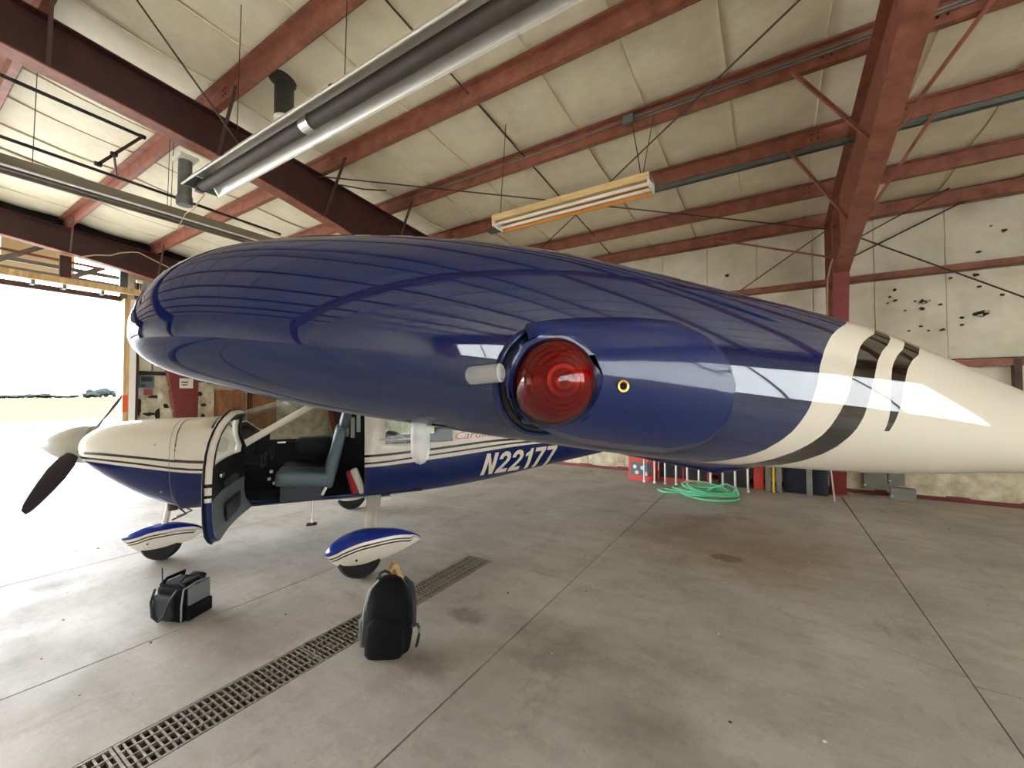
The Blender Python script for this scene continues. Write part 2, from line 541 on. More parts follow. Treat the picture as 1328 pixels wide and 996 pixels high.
def strip(x0, x1):
    b = MB()
    ys = []
    for a, c in zip(PUR[:-1], PUR[1:]):
        if c <= YR:
            continue
        a2 = max(a, YR)
        for k in range(8):
            y = a2 + (c - a2) * k / 8
            ys.append((y, math.sin(PI * (y - a) / (c - a))))
    ys.append((9.12, 0.0)); ys.append((YB, 0.0))
    nx = 6
    vs, fs = [], []
    ph = random.random() * 6
    for y, s in ys:
        for i in range(nx + 1):
            t = i / nx
            x = x0 + (x1 - x0) * t
            sag = 0.035 * s * (1 + 0.3 * math.sin(3.1 * x + ph + y)) + 0.022 * s * math.sin(PI * t)
            vs.append((x, y, zroof(y) + 0.02 - sag - 0.003 * math.sin(9 * y + 5 * x)))
    n = nx + 1
    for j in range(len(ys) - 1):
        for i in range(nx):
            fs.append((j * n + i, j * n + i + 1, (j + 1) * n + i + 1, (j + 1) * n + i))
    b.add(vs, fs)
    # folded seam tab hanging from one edge
    tv, tf = [], []
    for y, s in ys:
        z = zroof(y) + 0.02 - 0.035 * s * (1 + 0.3 * math.sin(3.1 * x1 + ph + y)) - 0.003 * math.sin(9 * y + 5 * x1)
        tv += [(x1 - .012, y, z + .004), (x1 - .007 + .006 * math.sin(2 * y + ph), y, z - 0.024), (x1 + .001, y, z - .022), (x1 - .001, y, z + .004)]
    for j in range(len(ys) - 1):
        for k in range(3):
            tf.append((j * 4 + k, j * 4 + k + 1, j * 4 + 4 + k + 1, j * 4 + 4 + k))
    b.add(tv, tf)
    b.build('insulation_strip', M['insul'], ceiling, smooth=0.6)
x = -0.35 - 0.888 * 15
while x < X1:
    a, c = max(x, X0 - 1.2), min(x + 0.888, X1)
    if c - a > 0.05:
        strip(a, c)
    x += 0.888
# plain liner on the far slope behind the camera
x = -0.35 - 0.888 * 15
while x < X1:
    a, c = max(x, X0), min(x + 0.888, X1)
    if c - a > .05:
        b = MB()
        b.add([(a, YF, zroof(YF)), (c, YF, zroof(YF)), (c, YR, zroof(YR) + .01), (a, YR, zroof(YR) + .01)], [(0, 1, 2, 3)])
        b.bar((c, YF, zroof(YF) - .015), (c, YR, zroof(YR) - .005), .02, .03)
        b.build('insulation_strip', M['insul'], ceiling)
    x += 0.888

def purlin(y, x0, x1, label, m='red_steel', depth=0.2, flip=False, group=None):
    z = zroof(y) - 0.012
    t = 0.006
    e = empty('roof_purlin', (0, 0, 0), label=label, cat='beam', group=group)
    s = -0.085
    MB().box((x0, y - .06, z - depth), (x1, y - .06 + t, z)).build('web', M[m], e)
    MB().box((x0, y - .06 + 0.95 * s, z - .009 - t), (x1, y - .06, z - .006)).box((x0, y - .06 + 0.95 * s, z - .028), (x1, y - .06 + .95 * s + t, z - .009)).build('top_flange', M[m], e)
    MB().box((x0, y - .06 + t, z - depth), (x1, y + .018, z - depth + t)).box((x0, y + .012, z - depth), (x1, y + .018, z - depth + .022)).build('bottom_flange', M[m], e)
    lap = MB()
    for fx in (-12.6, -5.95, 0.95, 7.85):
        for dx in (-.45, -.38, .38, .45):
            for dz in (-.06, -.13):
                if x0 < fx + dx < x1:
                    lap.revolve([(0.011, 0), (0.011, .008), (.004, .01)], (fx + dx, y - .06, z + dz), (0, -1, 0), 6)
    if lap.v:
        o = lap.build('bolt', M['pipe_black'], e)
        o['kind'] = 'stuff'
    return e
PX0, PX1 = X0 - 1.1, X1
purlin(PUR[2], PX0, PX1, 'red steel roof purlin nearest overhead, crossing behind the near tube heater end')
purlin(PUR[3], PX0, PX1, 'red steel roof purlin just above the dark round roof vent')
purlin(PUR[4], PX0, PX1, 'red steel roof purlin between the vent purlin and the conduit purlin')
pc = purlin(PUR[5], PX0, PX1, 'red steel roof purlin carrying the white conduit and junction box')
pg = purlin(PUR[6], PX0, PX1, 'red steel roof purlin with grey channel under it behind the wooden light')
purlin(PUR[7], PX0, PX1, 'red steel roof purlin second from the back wall, below the grey channel')
purlin(PUR[1], PX0, PX1, 'red steel roof purlin beside the ridge above the camera')
for yy, wd_ in zip((-1.35, -2.9, -4.6, -6.3, -8.0, -9.7), ('first', 'second', 'third', 'fourth', 'fifth', 'sixth')):
    purlin(yy, PX0, PX1, 'red steel purlin on the rear roof slope, %s from the ridge' % wd_, group='purlins on the rear slope')
es = empty('eave_strut', label='red steel eave strut along the top of the back wall', cat='beam')
z = zroof(9.12) - .012
MB().box((PX0, 9.06, z - .205), (PX1, 9.068, z)).build('web', M['red_steel'], es)
MB().box((PX0, 9.06, z - .205), (PX1, 9.2, z - .199)).build('bottom_flange', M['red_steel'], es)
MB().box((PX0, 9.06, z - .006), (PX1, 9.2, z)).build('top_flange', M['red_steel'], es)

# conduit, junction box on the conduit purlin
zc = zroof(PUR[5])
MB().tube([(-5.6, 5.085, zc - .1), (-2.1, 5.085, zc - .11), (-1.95, 5.085, zc - .10), (-1.53, 5.085, zc - .09)], .011).tube([(-1.38, 5.085, zc - .09), (8, 5.085, zc - .1)], .011).tube([(-1.38, 5.085, zc - .125), (8, 5.085, zc - .13)], .011).build(
    'electrical_conduit', M['grey_paint'], smooth=0.6, label='thin pale electrical conduit clipped along the red purlin', cat='conduit')
jb = MB().rbox((-1.45, 5.075, zc - .10), (.13, .06, .11), .008).build('junction_box', M['grey_steel'], label='small grey junction box on the red conduit purlin', cat='junction box')
zg = zroof(PUR[6]) - .215
MB().box((-4.6, 6.50, zg - .035), (7.9, 6.58, zg)).box((-4.6, 6.50, zg - .06), (7.9, 6.51, zg - .03)).box((-4.6, 6.57, zg - .06), (7.9, 6.58, zg - .03)).build(
    'strut_channel', M['grey_steel'], label='long grey metal channel fixed under the red purlin', cat='channel')

# steel frames
RB = [(-0.95, 5.06), (0.7, 4.90), (1.6, 4.82), (2.45, 4.72), (4.2, 4.42), (5.0, 4.20), (6.6, 3.86), (8.0, 3.58)]
def zrb(y):
    return interp(y, RB)
def frame(xc, label, dark=False, near=False):
    m = M['red_shaded'] if dark else M['red_steel']
    e = empty('steel_rafter', (xc, 0, 0), label=label, cat='rafter')
    ys = [-0.95, .7, 1.6, 2.45, 3.3, 4.2, 5, 5.8, 6.6, 7.3, 8.0]
    hw = .1
    for sgn in (1, -1):
        def Y(y):
            return y if sgn > 0 else 2 * YR - y
        top = [(Y(y), zroof(y) - .225) for y in ys + [9.03]]
        bot = [(Y(y), zrb(y)) for y in ys]
        col_in = (Y(8.86), 0.0)
        poly = top + [(Y(9.2), 0.0), col_in] + bot[::-1]
        # web as quads so that it stays clean
        w = MB()
        t = .005
        for i in range(len(ys) - 1):
            w.prism([bot[i], bot[i + 1], top[i + 1], top[i]], 'x', -t, t)
        w.prism([bot[-1], col_in, (Y(9.03), 0), top[-1], top[-2]], 'x', -t, t)
        w.build('web', m, e)
        f = MB()
        for i in range(len(top) - 1):
            f.bar((0, top[i][0], top[i][1]), (0, top[i + 1][0], top[i + 1][1]), 2 * hw, .014, (0, 0, 1))
        f.build('top_flange', m, e)
        f = MB()
        for i in range(len(bot) - 1):
            f.bar((0, bot[i][0], bot[i][1]), (0, bot[i + 1][0], bot[i + 1][1]), 2 * hw, .016, (0, 0, 1))
        f.build('bottom_flange', M['red_steel'], e)
        MB().bar((0, Y(8.0), 3.585), (0, Y(8.86), 0), 2 * hw, .016, (0, 1, 0)).build('column_inner_flange', M['maroon'], e)
        MB().bar((0, Y(9.03), zroof(9.03) - .235), (0, Y(9.03), 0), 2 * hw, .014, (0, 1, 0)).build('column_outer_flange', M['red_steel'], e)
        MB().bar((0, Y(8.02), 3.56), (0, Y(9.02), 3.56), 2 * hw - .01, .012, (0, 0, 1)).bar((0, Y(8.0), 3.58), (0, Y(8.0), 4.75), 2 * hw - .01, .012, (0, 1, 0)).build('stiffener', M['red_steel'], e)
        MB().box((-.14, min(Y(8.78), Y(9.08)), 0), (.14, max(Y(8.78), Y(9.08)), .02)).build('base_plate', M['red_steel'], e)
        for y in ((PUR[5], PUR[6]) if not dark else (PUR[2], PUR[3], PUR[4], PUR[5])):
            if sgn > 0:
                for dx in (-.72, .72):
                    zz = zroof(y) - .16
                    MB().bar((dx, y - .07, zz), (.09 * (1 if dx > 0 else -1), y + .02, zrb(y) + .03), .032, .032).build('flange_brace', M['dark_rod'] if dark else M['red_steel'], e)
    return e
frame(-5.95, 'shade-darkened red steel frame whose deep rafter crosses the upper left above the tube heater', dark=True)
frame(0.95, 'red steel frame whose column and sloping rafter stand right of the wing tip')
frame(-12.6, 'shade-darkened red steel end frame whose deep tapered rafter spans above the open doorway', dark=True)
frame(7.85, 'red steel end frame at the right end of the hangar, outside the view')
# black closure strip between the end frame and the roof liner
MB().prism([(-.9, zroof(-.9) - .22), (9.2, zroof(9.2) - .22), (9.2, zroof(9.2) + .02), (-.9, zroof(-.9) + .02)], 'x', -12.75, -12.72).build('closure_strip', M['black_void'], label='black closure strip above the end frame rafter', cat='strip')

# ------------------------------------------------------------------ walls
def wall(name):
    return name
wb = MB().box((X0, YB, 0), (X1, YB + .12, zroof(YB) + .1)).build('wall_back', M['grey_steel'], kind='structure')
def wall_panel(parent, x0, x1, z0, z1, m, y=YB, nz=14, amp=.02):
    b = MB()
    vs, fs = [], []
    nx = 6
    ph = random.random() * 9
    for j in range(nz + 1):
        zz = z0 + (z1 - z0) * j / nz
        for i in range(nx + 1):
            t = i / nx
            xx = x0 + (x1 - x0) * t
            bow = amp * math.sin(PI * t) + .35 * amp * math.sin(2.3 * zz + ph) * math.sin(PI * t) + .2 * amp * math.sin(7 * zz + 9 * xx)
            vs.append((xx, y - .004 - bow, zz))
    n = nx + 1
    for j in range(nz):
        for i in range(nx):
            fs.append((j * n + i, j * n + i + 1, (j + 1) * n + i + 1, (j + 1) * n + i))
    b.add(vs, fs)
    b.add([(x1 - .006, y - .02, z0), (x1 + .006, y - .02, z0), (x1 + .006, y - .02, z1), (x1 - .006, y - .02, z1),
           (x1 - .012, y, z0), (x1 + .012, y, z0), (x1 + .012, y, z1), (x1 - .012, y, z1)],
          [(0, 1, 2, 3), (0, 3, 7, 4), (1, 5, 6, 2)])
    return b.build('insulation_panel', m, parent, smooth=0.6)
x = 0.68 - 0.875 * 16
while x < X1:
    a, c = max(x, X0), min(x + 0.875, X1)
    if c - a > .05:
        wall_panel(wb, a, c, 1.02, zroof(YB) - .05, M['insul_wall'])
        wall_panel(wb, a, c, 0.06, 1.02, M['insul_dirty'], amp=.035)
    x += 0.875
# left gable wall: pieces around the big doorway
DY0, DYE, DH = -9.9, 3.36, 3.98
wlft = MB().box((X0 - .1, DYE, 0), (X0, YB, zroof(YB))).prism([(DYE, zroof(YB)), (YB, zroof(YB)), (DYE, zroof(DYE))], 'x', X0 - .1, X0).box((X0 - .1, YF, 0), (X0, DY0, 4.6)).build('wall_left', M['grey_steel'], kind='structure')
def side_panel(y0, y1, z0, z1, m):
    o = wall_panel(wlft, y0, y1, z0, z1, m, y=0)
    for v in o.data.vertices:
        xx, yy, zz = v.co
        v.co = (X0 - yy, xx, zz)
    o.data.update()
    return o
yy = DYE + .14
while yy < YB:
    y2 = min(yy + .62, YB)
    side_panel(yy, y2, 2.32, zroof(YB) - .1, M['insul_wall'])
    side_panel(yy, y2, 0.0, 2.22, M['insul_dirty'])
    yy = y2
WY0, WY1, WZ0, WZ1 = -10.2, 3.6, 1.5, 4.1  # translucent daylight panels, added out of view to brighten the interior
MB().box((X1, YF, 0), (X1 + .1, WY0, zroof(YB))).box((X1, WY1, 0), (X1 + .1, YB, zroof(YB))).box((X1, WY0, 0), (X1 + .1, WY1, WZ0)).box((X1, WY0, WZ1), (X1 + .1, WY1, zroof(YB))).prism([(YF, zroof(YF)), (YB, zroof(YB)), (YR, zroof(YR))], 'x', X1, X1 + .1).build('wall_right', M['insul_wall'], kind='structure')
wi = MB().box((X1, WY0, WZ0 - .05), (X1 + .1, WY1, WZ0)).box((X1, WY0, WZ1), (X1 + .1, WY1, WZ1 + .05)).build('added_fill_window', M['white_trim'], kind='structure')
for k in range(8):
    ya = WY0 + (WY1 - WY0) * k / 8
    MB().box((X1 + .05, ya + .03, WZ0), (X1 + .052, ya + (WY1 - WY0) / 8 - .03, WZ1)).build('pane', M['fibreglass'], wi)
    MB().box((X1 + .02, ya - .03, WZ0), (X1 + .08, ya + .03, WZ1)).build('mullion', M['white_trim'], wi)
# front eave wall behind the camera
MB().box((X0, YF - .1, 0), (X1, YF, zroof(YF) + .1)).build('wall_front', M['insul_wall'], kind='structure')
bb = MB().box((X0, YB - .075, 0), (X1, YB - .005, .012)).box((X0, YB - .02, 0), (X1, YB - .005, .075)).build('baseboard_back', M['maroon'], kind='structure')

# girts on the back wall
def girt(z, x0, x1, label):
    e = empty('wall_girt', label=label, cat='beam')
    MB().box((x0, YB - .2, z - .05), (x1, YB - .194, z + .05)).build('web', M['red_steel'], e)
    MB().box((x0, YB - .2, z + .044), (x1, YB - .03, z + .05)).build('top_flange', M['red_steel'], e)
    MB().box((x0, YB - .2, z - .05), (x1, YB - .03, z - .044)).build('bottom_flange', M['red_steel'], e)
girt(3.68, X0 + .1, X1, 'red steel girt crossing the cream back wall above the torn spots')
gl = empty('wall_girt', label='short red steel girt framing the top of the boarded opening at right', cat='beam')
MB().box((2.45, YB - .19, 2.12), (3.2, YB - .18, 2.24)).build('web', M['red_steel'], gl)
MB().box((2.45, YB - .19, 2.235), (3.2, YB - .02, 2.25)).build('top_flange', M['black_void'], gl)
MB().box((3.06, YB - .2, 1.0), (3.14, YB - .1, 2.22)).build('jamb_post', M['dark_rod'], gl)

# torn holes in the wall liner
HOLE_POS = [(1.8, 3.45, 0.0275), (1.74, 3.34, 0.0193), (1.8, 3.27, 0.0275), (1.71, 3.24, 0.0193), (2.05, 3.23, 0.0193), (2.14, 3.21, 0.0495), (2.13, 3.1, 0.033), (2.34, 3.14, 0.0248), (2.58, 2.9, 0.0248), (2.58, 2.79, 0.022), (3.07, 4.19, 0.0275), (2.93, 4.29, 0.0138), (2.79, 3.91, 0.0248), (2.75, 3.56, 0.033), (2.78, 3.37, 0.0248), (3.02, 3.21, 0.0248), (2.47, 3.55, 0.0193), (2.36, 2.73, 0.0275), (2.11, 2.81, 0.022), (2.79, 2.94, 0.0715), (1.92, 3.09, 0.0165), (1.96, 2.75, 0.0165), (2.2, 2.73, 0.0165), (-0.7, 4.09, 0.0385)]
for hx, hz, r in HOLE_POS:
    n = 11
    pts, fl = [], []
    for k in range(n):
        a = 2 * PI * k / n
        rr = r * (.55 + .6 * random.random())
        pts.append((hx + rr * 1.15 * math.cos(a), hz + rr * .8 * math.sin(a)))
    b = MB().prism(pts, 'y', YB - .048, YB - .02)
    if r > .04:
        a0 = random.random() * 6
        for k in range(2):
            a = a0 + k * 2.4
            p = Vector((hx + r * .8 * math.cos(a), YB - .05, hz + r * .5 * math.sin(a)))
            b.add([p, p + Vector((r * .9, -.0, .02)), p + Vector((r * .8, -r * .7, -r * .45)), p + Vector((r * .1, -r * .6, -r * .4))], [(0, 1, 2, 3)], 1)
    b.build('torn_hole', [M['torn'], M['curl']], wb)

# big torn patches of the lower left wall liner
for (y, zz, ry, rz) in ((3.75, 1.45, .05, .28), (3.95, 1.25, .14, .05), (4.12, 1.2, .05, .2), (4.3, 1.45, .1, .06), (4.05, 1.68, .12, .05), (5.0, 1.75, .12, .08), (5.12, 1.45, .07, .05), (5.05, 2.1, .1, .04), (5.3, 2.05, .12, .05), (5.1, 1.15, .05, .06)):
    pts = []
    for k in range(12):
        a = 2 * PI * k / 12
        q = .6 + .55 * random.random()
        pts.append((y + ry * q * math.cos(a), zz + rz * q * math.sin(a)))
    MB().prism(pts, 'x', X0 + .02, X0 + .055).build('torn_patch', M['torn'], wlft)
MB().box((X0, DYE + .12, 2.22), (X0 + .06, YB, 2.31)).build('rail', M['pipe_black'], wlft)

# tapered maroon column on the left wall with a paper notice
mc = empty('tapered_column', (X0, 0, 0), label='tapered maroon steel column on the left wall holding a white notice', cat='column')
MB().prism([(4.62, 0), (4.93, 0), (4.93, 3.9), (4.02, 3.9)], 'x', .09, .1).build('plate', M['maroon'], mc)
MB().bar((.11, 4.62, 0), (.11, 4.02, 3.9), .05, .03, (1, 0, 0)).build('inner_edge', M['red_steel'], mc)
MB().bar((.11, 4.93, 0), (.11, 4.93, 3.9), .05, .03, (1, 0, 0)).build('outer_edge', M['maroon'], mc)
sg = MB().box((X0 + .125, 4.53, 1.90), (X0 + .13, 4.83, 2.16)).build('paper_notice', M['paper'], label='small white paper notice with two lines of dark writing on the maroon column', cat='sign')
MB().box((X0 + .13, 4.57, 2.04), (X0 + .132, 4.72, 2.075)).box((X0 + .13, 4.58, 1.975), (X0 + .132, 4.70, 2.005)).build('writing', M['ink'], sg)
pb = empty('breaker_panel', (0, 0, 0), label='dark breaker panel hung on the torn wall beside the doorway post', cat='panel')
MB().rbox((X0 + .1, 3.86, 2.05), (.09, .3, .3), .01).build('box', M['slate'], pb)
MB().box((X0 + .145, 3.75, 2.06), (X0 + .15, 3.97, 2.17)).box((X0 + .145, 3.75, 1.93), (X0 + .15, 3.83, 1.98)).build('breaker_row', M['dark_box'], pb)
MB().box((X0 + .06, 3.83, 1.72), (X0 + .068, 4.0, 1.86)).build('wall_sign', M['sign_red'], label='small faded red sign under the dark breaker panel', cat='sign')
MB().box((X0 + .06, 4.1, 1.62), (X0 + .068, 4.2, 1.76)).build('wall_notice', M['paper'], label='small white card pinned on the torn wall left of the maroon column', cat='sign')
MB().tube([(X0 + .08, 3.62, 2.9), (X0 + .08, 3.9, 2.86), (X0 + .08, 3.98, 2.6), (X0 + .08, 3.98, 2.3)], .02).build('wall_conduit', M['grey_paint'], smooth=0.6, label='grey conduit curving down to the breaker panel', cat='conduit')
MB().tube([(X0 + .1, 4.22, 2.02), (X0 + .12, 4.3, 1.9), (X0 + .12, 4.26, 1.7), (X0 + .12, 4.3, 1.5), (X0 + .12, 4.4, 1.3)], .02).build('hanging_cable', M['wire'], smooth=0.6, label='pale cable hanging beside the tapered maroon column', cat='cable')
# plywood cabinets on the left wall
def cabinet(y0, y1, z0, z1, label):
    e = empty('plywood_cabinet', label=label, cat='cabinet')
    MB().box((X0 + .05, y0, z0), (X0 + .38, y1, z1)).build('body', M['plywood'], e)
    ym = (y0 + y1) / 2
    for a, c in ((y0 + .01, ym - .008), (ym + .008, y1 - .01)):
        d = MB().rbox((X0 + .392, (a + c) / 2, (z0 + z1) / 2), (.022, c - a, z1 - z0 - .02), .004).build('door', M['plywood'], e)
    MB().box((X0 + .404, ym - .06, (z0 + z1) / 2 - .01), (X0 + .415, ym + .06, (z0 + z1) / 2 + .01)).build('hasp', M['dark_rod'], e)
cabinet(5.36, 6.02, 0.72, 1.86, 'brown plywood cabinet with two doors on the left wall behind the cowling')
cabinet(6.22, 6.9, 0.72, 1.84, 'brown plywood cabinet partly hidden behind the windshield top')

# ------------------------------------------------------------------ doorway: posts, header, folded door, parts beyond
dp = empty('door_post', label='pale timber post at the edge of the open hangar doorway', cat='post')
MB().box((X0 + .22, DYE, 0), (X0 + .36, DYE + .105, DH + .02)).build('timber', M['post_wood'], dp)
MB().box((X0 + .05, DYE + .0, 0), (X0 + .22, DYE + .085, DH)).build('timber', M['post_wood'], dp)
MB().box((X0 + .215, DYE + .105, 0), (X0 + .365, DYE + .225, DH + .02)).build('white_edge', M['white_trim'], dp, label='white painted edge')
MB().box((X0 + .1, DYE + .24, 0), (X0 + .25, DYE + .31, 4.5)).build('steel_angle', M['dark_rod'], dp, label='dark steel angle')
MB().box((X0 + .212, DYE - .006, 1.32), (X0 + .366, DYE + .09, 1.72)).build('orange_band', M['orange_tape'], dp, label='bright orange band')
hd = empty('door_header', label='pale timber header beam over the open hangar doorway', cat='beam')
MB().box((X0 + .37, DY0, DH + .12), (X0 + .48, DYE + .3, DH + .25)).build('timber', M['post_wood'], hd)
trk = MB().box((X0 + .02, DY0, DH - .02), (X0 + .14, DYE - .01, DH + .09)).build('door_track', M['dark_rod'], label='dark steel door track under the timber header', cat='rail')
for k, yv in enumerate((1.9, 2.35, 2.95, 0.6, -0.6)):
    MB().box((X0 + .14, yv, DH + .03), (X0 + .37, yv + .06, DH + .14)).build('track_bracket', M['grey_steel'], label='small steel bracket between door track and timber header, %s from the timber post' % ('third', 'second', 'first', 'fourth', 'fifth')[k], cat='bracket', group='door track brackets')
fd = empty('folding_door', (X0 - .35, 0, 0), label='raised folding hangar door framing behind the end frame rafter', cat='door')
for zz in (4.42, 4.62):
    MB().bar((0, DY0, zz), (0, DYE + .15, zz - .02), .07, .08).build('rail', M['grey_paint'], fd)
MB().bar((.05, DY0, 5.0), (.05, DYE - .2, 4.74), .05, .05).build('rail', M['red_steel'], fd)
for ya, za, yb2, zb2 in ((1.3, 4.35, 2.15, 4.98), (2.5, 4.35, 3.1, 4.75), (0.1, 4.35, .9, 5.1), (-1.2, 4.35, -.4, 5.1)):
    MB().bar((.02, ya, za), (.02, yb2, zb2), .07, .1).build('diagonal_brace', M['grey_paint'], fd)
for k, (ya, yb2) in enumerate(((DY0, -3.6), (-3.59, -1.1), (-1.09, .55), (.56, 1.62), (1.63, 2.75))):
    MB().box((-.5, ya, 4.36), (-.46, yb2, 5.25)).build('panel', M['beige_side'], fd)
MB().box((X0 + .40, 2.28, DH + .25), (X0 + .48, 2.45, 4.70)).build('header_hanger', M['red_shaded'], label='dark red steel hanger between rafter and doorway header', cat='bracket')
# cable looping along the end frame rafter, small white socket with drop cable
MB().tube([(-12.45, 2.5, 4.66), (-12.45, 2.75, 4.78), (-12.45, 3.0, 4.84), (-12.45, 3.15, 4.94), (-12.45, 3.35, 5.02), (-12.45, 3.48, 5.05), (-12.45, 3.8, 4.93), (-12.45, 4.2, 4.8)], .014, 6).build(
    'looping_cable', M['wire'], smooth=0.6, label='pale cable looping along the end frame rafter', cat='cable')
sk = empty('ceiling_socket', label='small white socket with a drop cable below the end frame', cat='socket')
MB().rbox((-12.42, 3.5, 4.36), (.07, .12, .06), .01).build('body', M['white_enamel'], sk)
MB().tube([(-12.42, 3.5, 4.33), (-12.42, 3.5, 3.9)], .008, 6).build('cord', M['wire'], sk)

# ------------------------------------------------------------------ overhead fittings
# radiant tube heater across the upper left
HY, HZ = 1.86, 3.86
th = empty('tube_heater', (0, HY, HZ), label='long radiant tube heater with dark tube in shiny aluminium reflector', cat='heater')
hx0, hx1 = -4.93, 2.0
prof = [(-.165, -.05), (-.15, -.03), (-.075, .085), (.075, .085), (.15, -.03), (.165, -.05)]
rf = MB()
for (a, c), nm in ((((-5 + .07), -3.2), 0), ((-3.22, -1.2), 1), ((-1.22, .6), 2), ((.58, hx1), 3)):
    b = MB()
    pin = [(a if False else x_, y_, z_) for x_ in (a, c) for y_, z_ in prof]
    n = len(prof)
    b.add([(a, y_, z_) for y_, z_ in prof] + [(c, y_, z_) for y_, z_ in prof], [(i, i + 1, n + i + 1, n + i) for i in range(n - 1)])
    o = b.build('reflector', [M['reflector'], M['reflector_out']], th)
    md = o.modifiers.new('thickness', 'SOLIDIFY')
    md.thickness = .004
    for yl in (-.165, .165):
        MB().tube([(a, yl, -.05), (c, yl, -.05)], .009, 6).build('lip', M['white_enamel'], o)
MB().tube([(hx0 + .04, 0, -.02), (hx1, 0, -.02)], .055, 20).build('emitter_tube', M['tube_dark'], th, smooth=0.6)
for xx in (-3.1, .5):
    MB().tube([(xx, 0, -.02), (xx + .11, 0, -.02)], .064, 20).build('coupling', M['metal'], th, smooth=0.6, label='bright steel coupling')
eb = MB().prism([(-.15, -.05), (-.07, .08), (.07, .08), (.15, -.05)], 'x', hx0 - .01, hx0).build('end_bracket', M['grey_steel'], th)
MB().rbox((hx0 + .02, -.02, -.06), (.05, .07, .05), .008).build('end_cap', M['grey_steel'], th)
for xx in (-4.2, -2.6, -.9):
    MB().tube([(xx, -.13, .02), (xx, 0, .16), (xx, .13, .02)], .004, 5).tube([(xx, 0, .16), (xx + .05, .0, zroof(HY) - HZ - .15)], .004, 5).build('hanger', M['wire_dark'], th)
MB().tube([(hx0 + .03, .02, -.09), (-5.1, .0, -.2), (-5.35, .02, -.18), (-5.55, .02, -.3)], .006, 6).build('power_cord', M['wire'], th, label='pale power cord')

# second heater beyond the dark frame, running the other way
t2 = empty('tube_heater', (-6.85, 0, 4.2), label='olive tube heater beyond the dark frame running toward the end wall', cat='heater')
b = MB()
pr2 = [(-.13, -.09), (-.12, -.06), (-.06, .05), (.06, .05), (.12, -.06), (.13, -.09)]
ya, yb2 = -3.0, 3.62
b.add([(p, ya, q) for p, q in pr2] + [(p, yb2, q) for p, q in pr2], [(i, i + 1, 6 + i + 1, 6 + i) for i in range(5)])
o = b.build('reflector', M['olive'], t2)
o.modifiers.new('thickness', 'SOLIDIFY').thickness = .006
MB().tube([(.13, ya, -.09), (.13, yb2, -.09)], .012, 6).build('lip', M['white_enamel'], t2)
MB().tube([(-.13, ya, -.09), (-.13, yb2, -.09)], .012, 6).build('lip', M['olive'], t2)
MB().tube([(0, ya, -.05), (0, yb2, -.05)], .045, 14).build('emitter_tube', M['tube_dark'], t2, smooth=0.6)
for yv in (1.0, 2.2, 2.24):
    MB().tube([(0, yv, .05), (0, yv + .02, zroof(yv) - 4.2 - .05)], .004, 5).build('hanger', M['wire_dark'], t2)
MB().tube([(-6.45, -3, 4.37), (-6.45, 3.5, 4.22)], .018, 8).build('gas_pipe', M['pipe_black'], smooth=0.6, label='straight black gas pipe running above the olive heater', cat='pipe')
gp = empty('gas_branch_pipe', label='bent black gas pipe along the underside of the dark frame', cat='pipe')
MB().tube([(-6.4, -3, 4.99), (-6.4, .71, 4.875), (-6.4, 1.80, 4.84)], .02, 8).build('run', M['pipe_black'], gp, smooth=0.6)
MB().tube([(-6.4, 1.80, 4.84), (-6.41, 1.42, 4.32)], .016, 8).build('drop', M['dark_rod'], gp, smooth=0.6)
MB().tube([(-6.4, 1.55, 4.5), (-6.9, 1.7, 4.46)], .012, 8).build('branch', M['dark_rod'], gp, smooth=0.6)
for (yy_, zz_) in ((1.8, 4.84), (1.55, 4.5), (1.42, 4.32)):
    MB().revolve([(0.024, -.03), (.028, 0), (.024, .03)], (-6.4, yy_, zz_), (0, 1, 0), 8).build('fitting', M['pipe_black'], gp)
fl = empty('flue_pipe', (-6.3, 2.2, 0), label='grey flue pipe dropping from the dark frame to the olive heater', cat='pipe')
MB().revolve([(.075, 4.2), (.075, 4.72)], (0, 0, 0), n=20).build('pipe', M['grey_steel'], fl, smooth=0.6)
MB().revolve([(.085, 4.13), (.09, 4.15), (.085, 4.24)], (0, 0, 0), n=20).build('elbow', M['grey_steel'], fl, smooth=0.6)
MB().box((-.14, -.1, 4.70), (.14, .1, 4.74)).build('bracket', M['white_enamel'], fl)
# dark round roof vent
rv = empty('roof_vent', (-4.86, 2.66, 0), label='dark round roof vent pipe hanging from the liner', cat='vent')
MB().revolve([(.165, 5.5), (.165, 5.46), (.11, 5.40)], (0, 0, 0), n=24).build('flange', M['flue_dark'], rv, smooth=0.6)
MB().revolve([(.105, 5.46), (.105, 4.99)], (0, 0, 0), n=24).build('pipe', M['flue_dark'], rv, smooth=0.6)
MB().revolve([(.108, 5.0), (.108, 4.975), (.10, 4.972)], (0, 0, 0), n=24).build('end_disc', M['white_enamel'], rv, smooth=0.6)

# hanging wooden light fixture
wx0, wx1, wy, wz = -2.98, -1.02, 4.40, 3.92
wf = empty('shop_light', (0, wy, wz), label='hanging wooden shop light with two unlit tubes under the purlins', cat='light')
MB().box((wx0, -.09, .015), (wx1, .09, .06)).build('top_board', M['wood'], wf)
MB().box((wx0, -.115, -.0), (wx1, -.095, .075)).build('side_board', M['wood'], wf)
MB().box((wx0 + .02, .115, -.075), (wx1 - .02, .135, .03)).build('side_board', M['wood_orange'], wf, label='amber side board')
for yv, zv in ((-.045, -.02), (.06, -.035)):
    MB().tube([(wx0 + .03, yv, zv), (wx1 - .03, yv, zv)], .019, 12).build('tube', M['tube_white'], wf, smooth=0.6)
for xx in (wx0, wx1 - .02):
    MB().box((xx, -.11, -.06), (xx + .02, .13, .05)).build('end_plate', M['white_enamel'], wf)
MB().tube([(wx0 + .05, 0, .06), (wx0 + .08, .1, zroof(4.5) - wz - .02)], .005, 5).build('hanger', M['wire_dark'], wf)
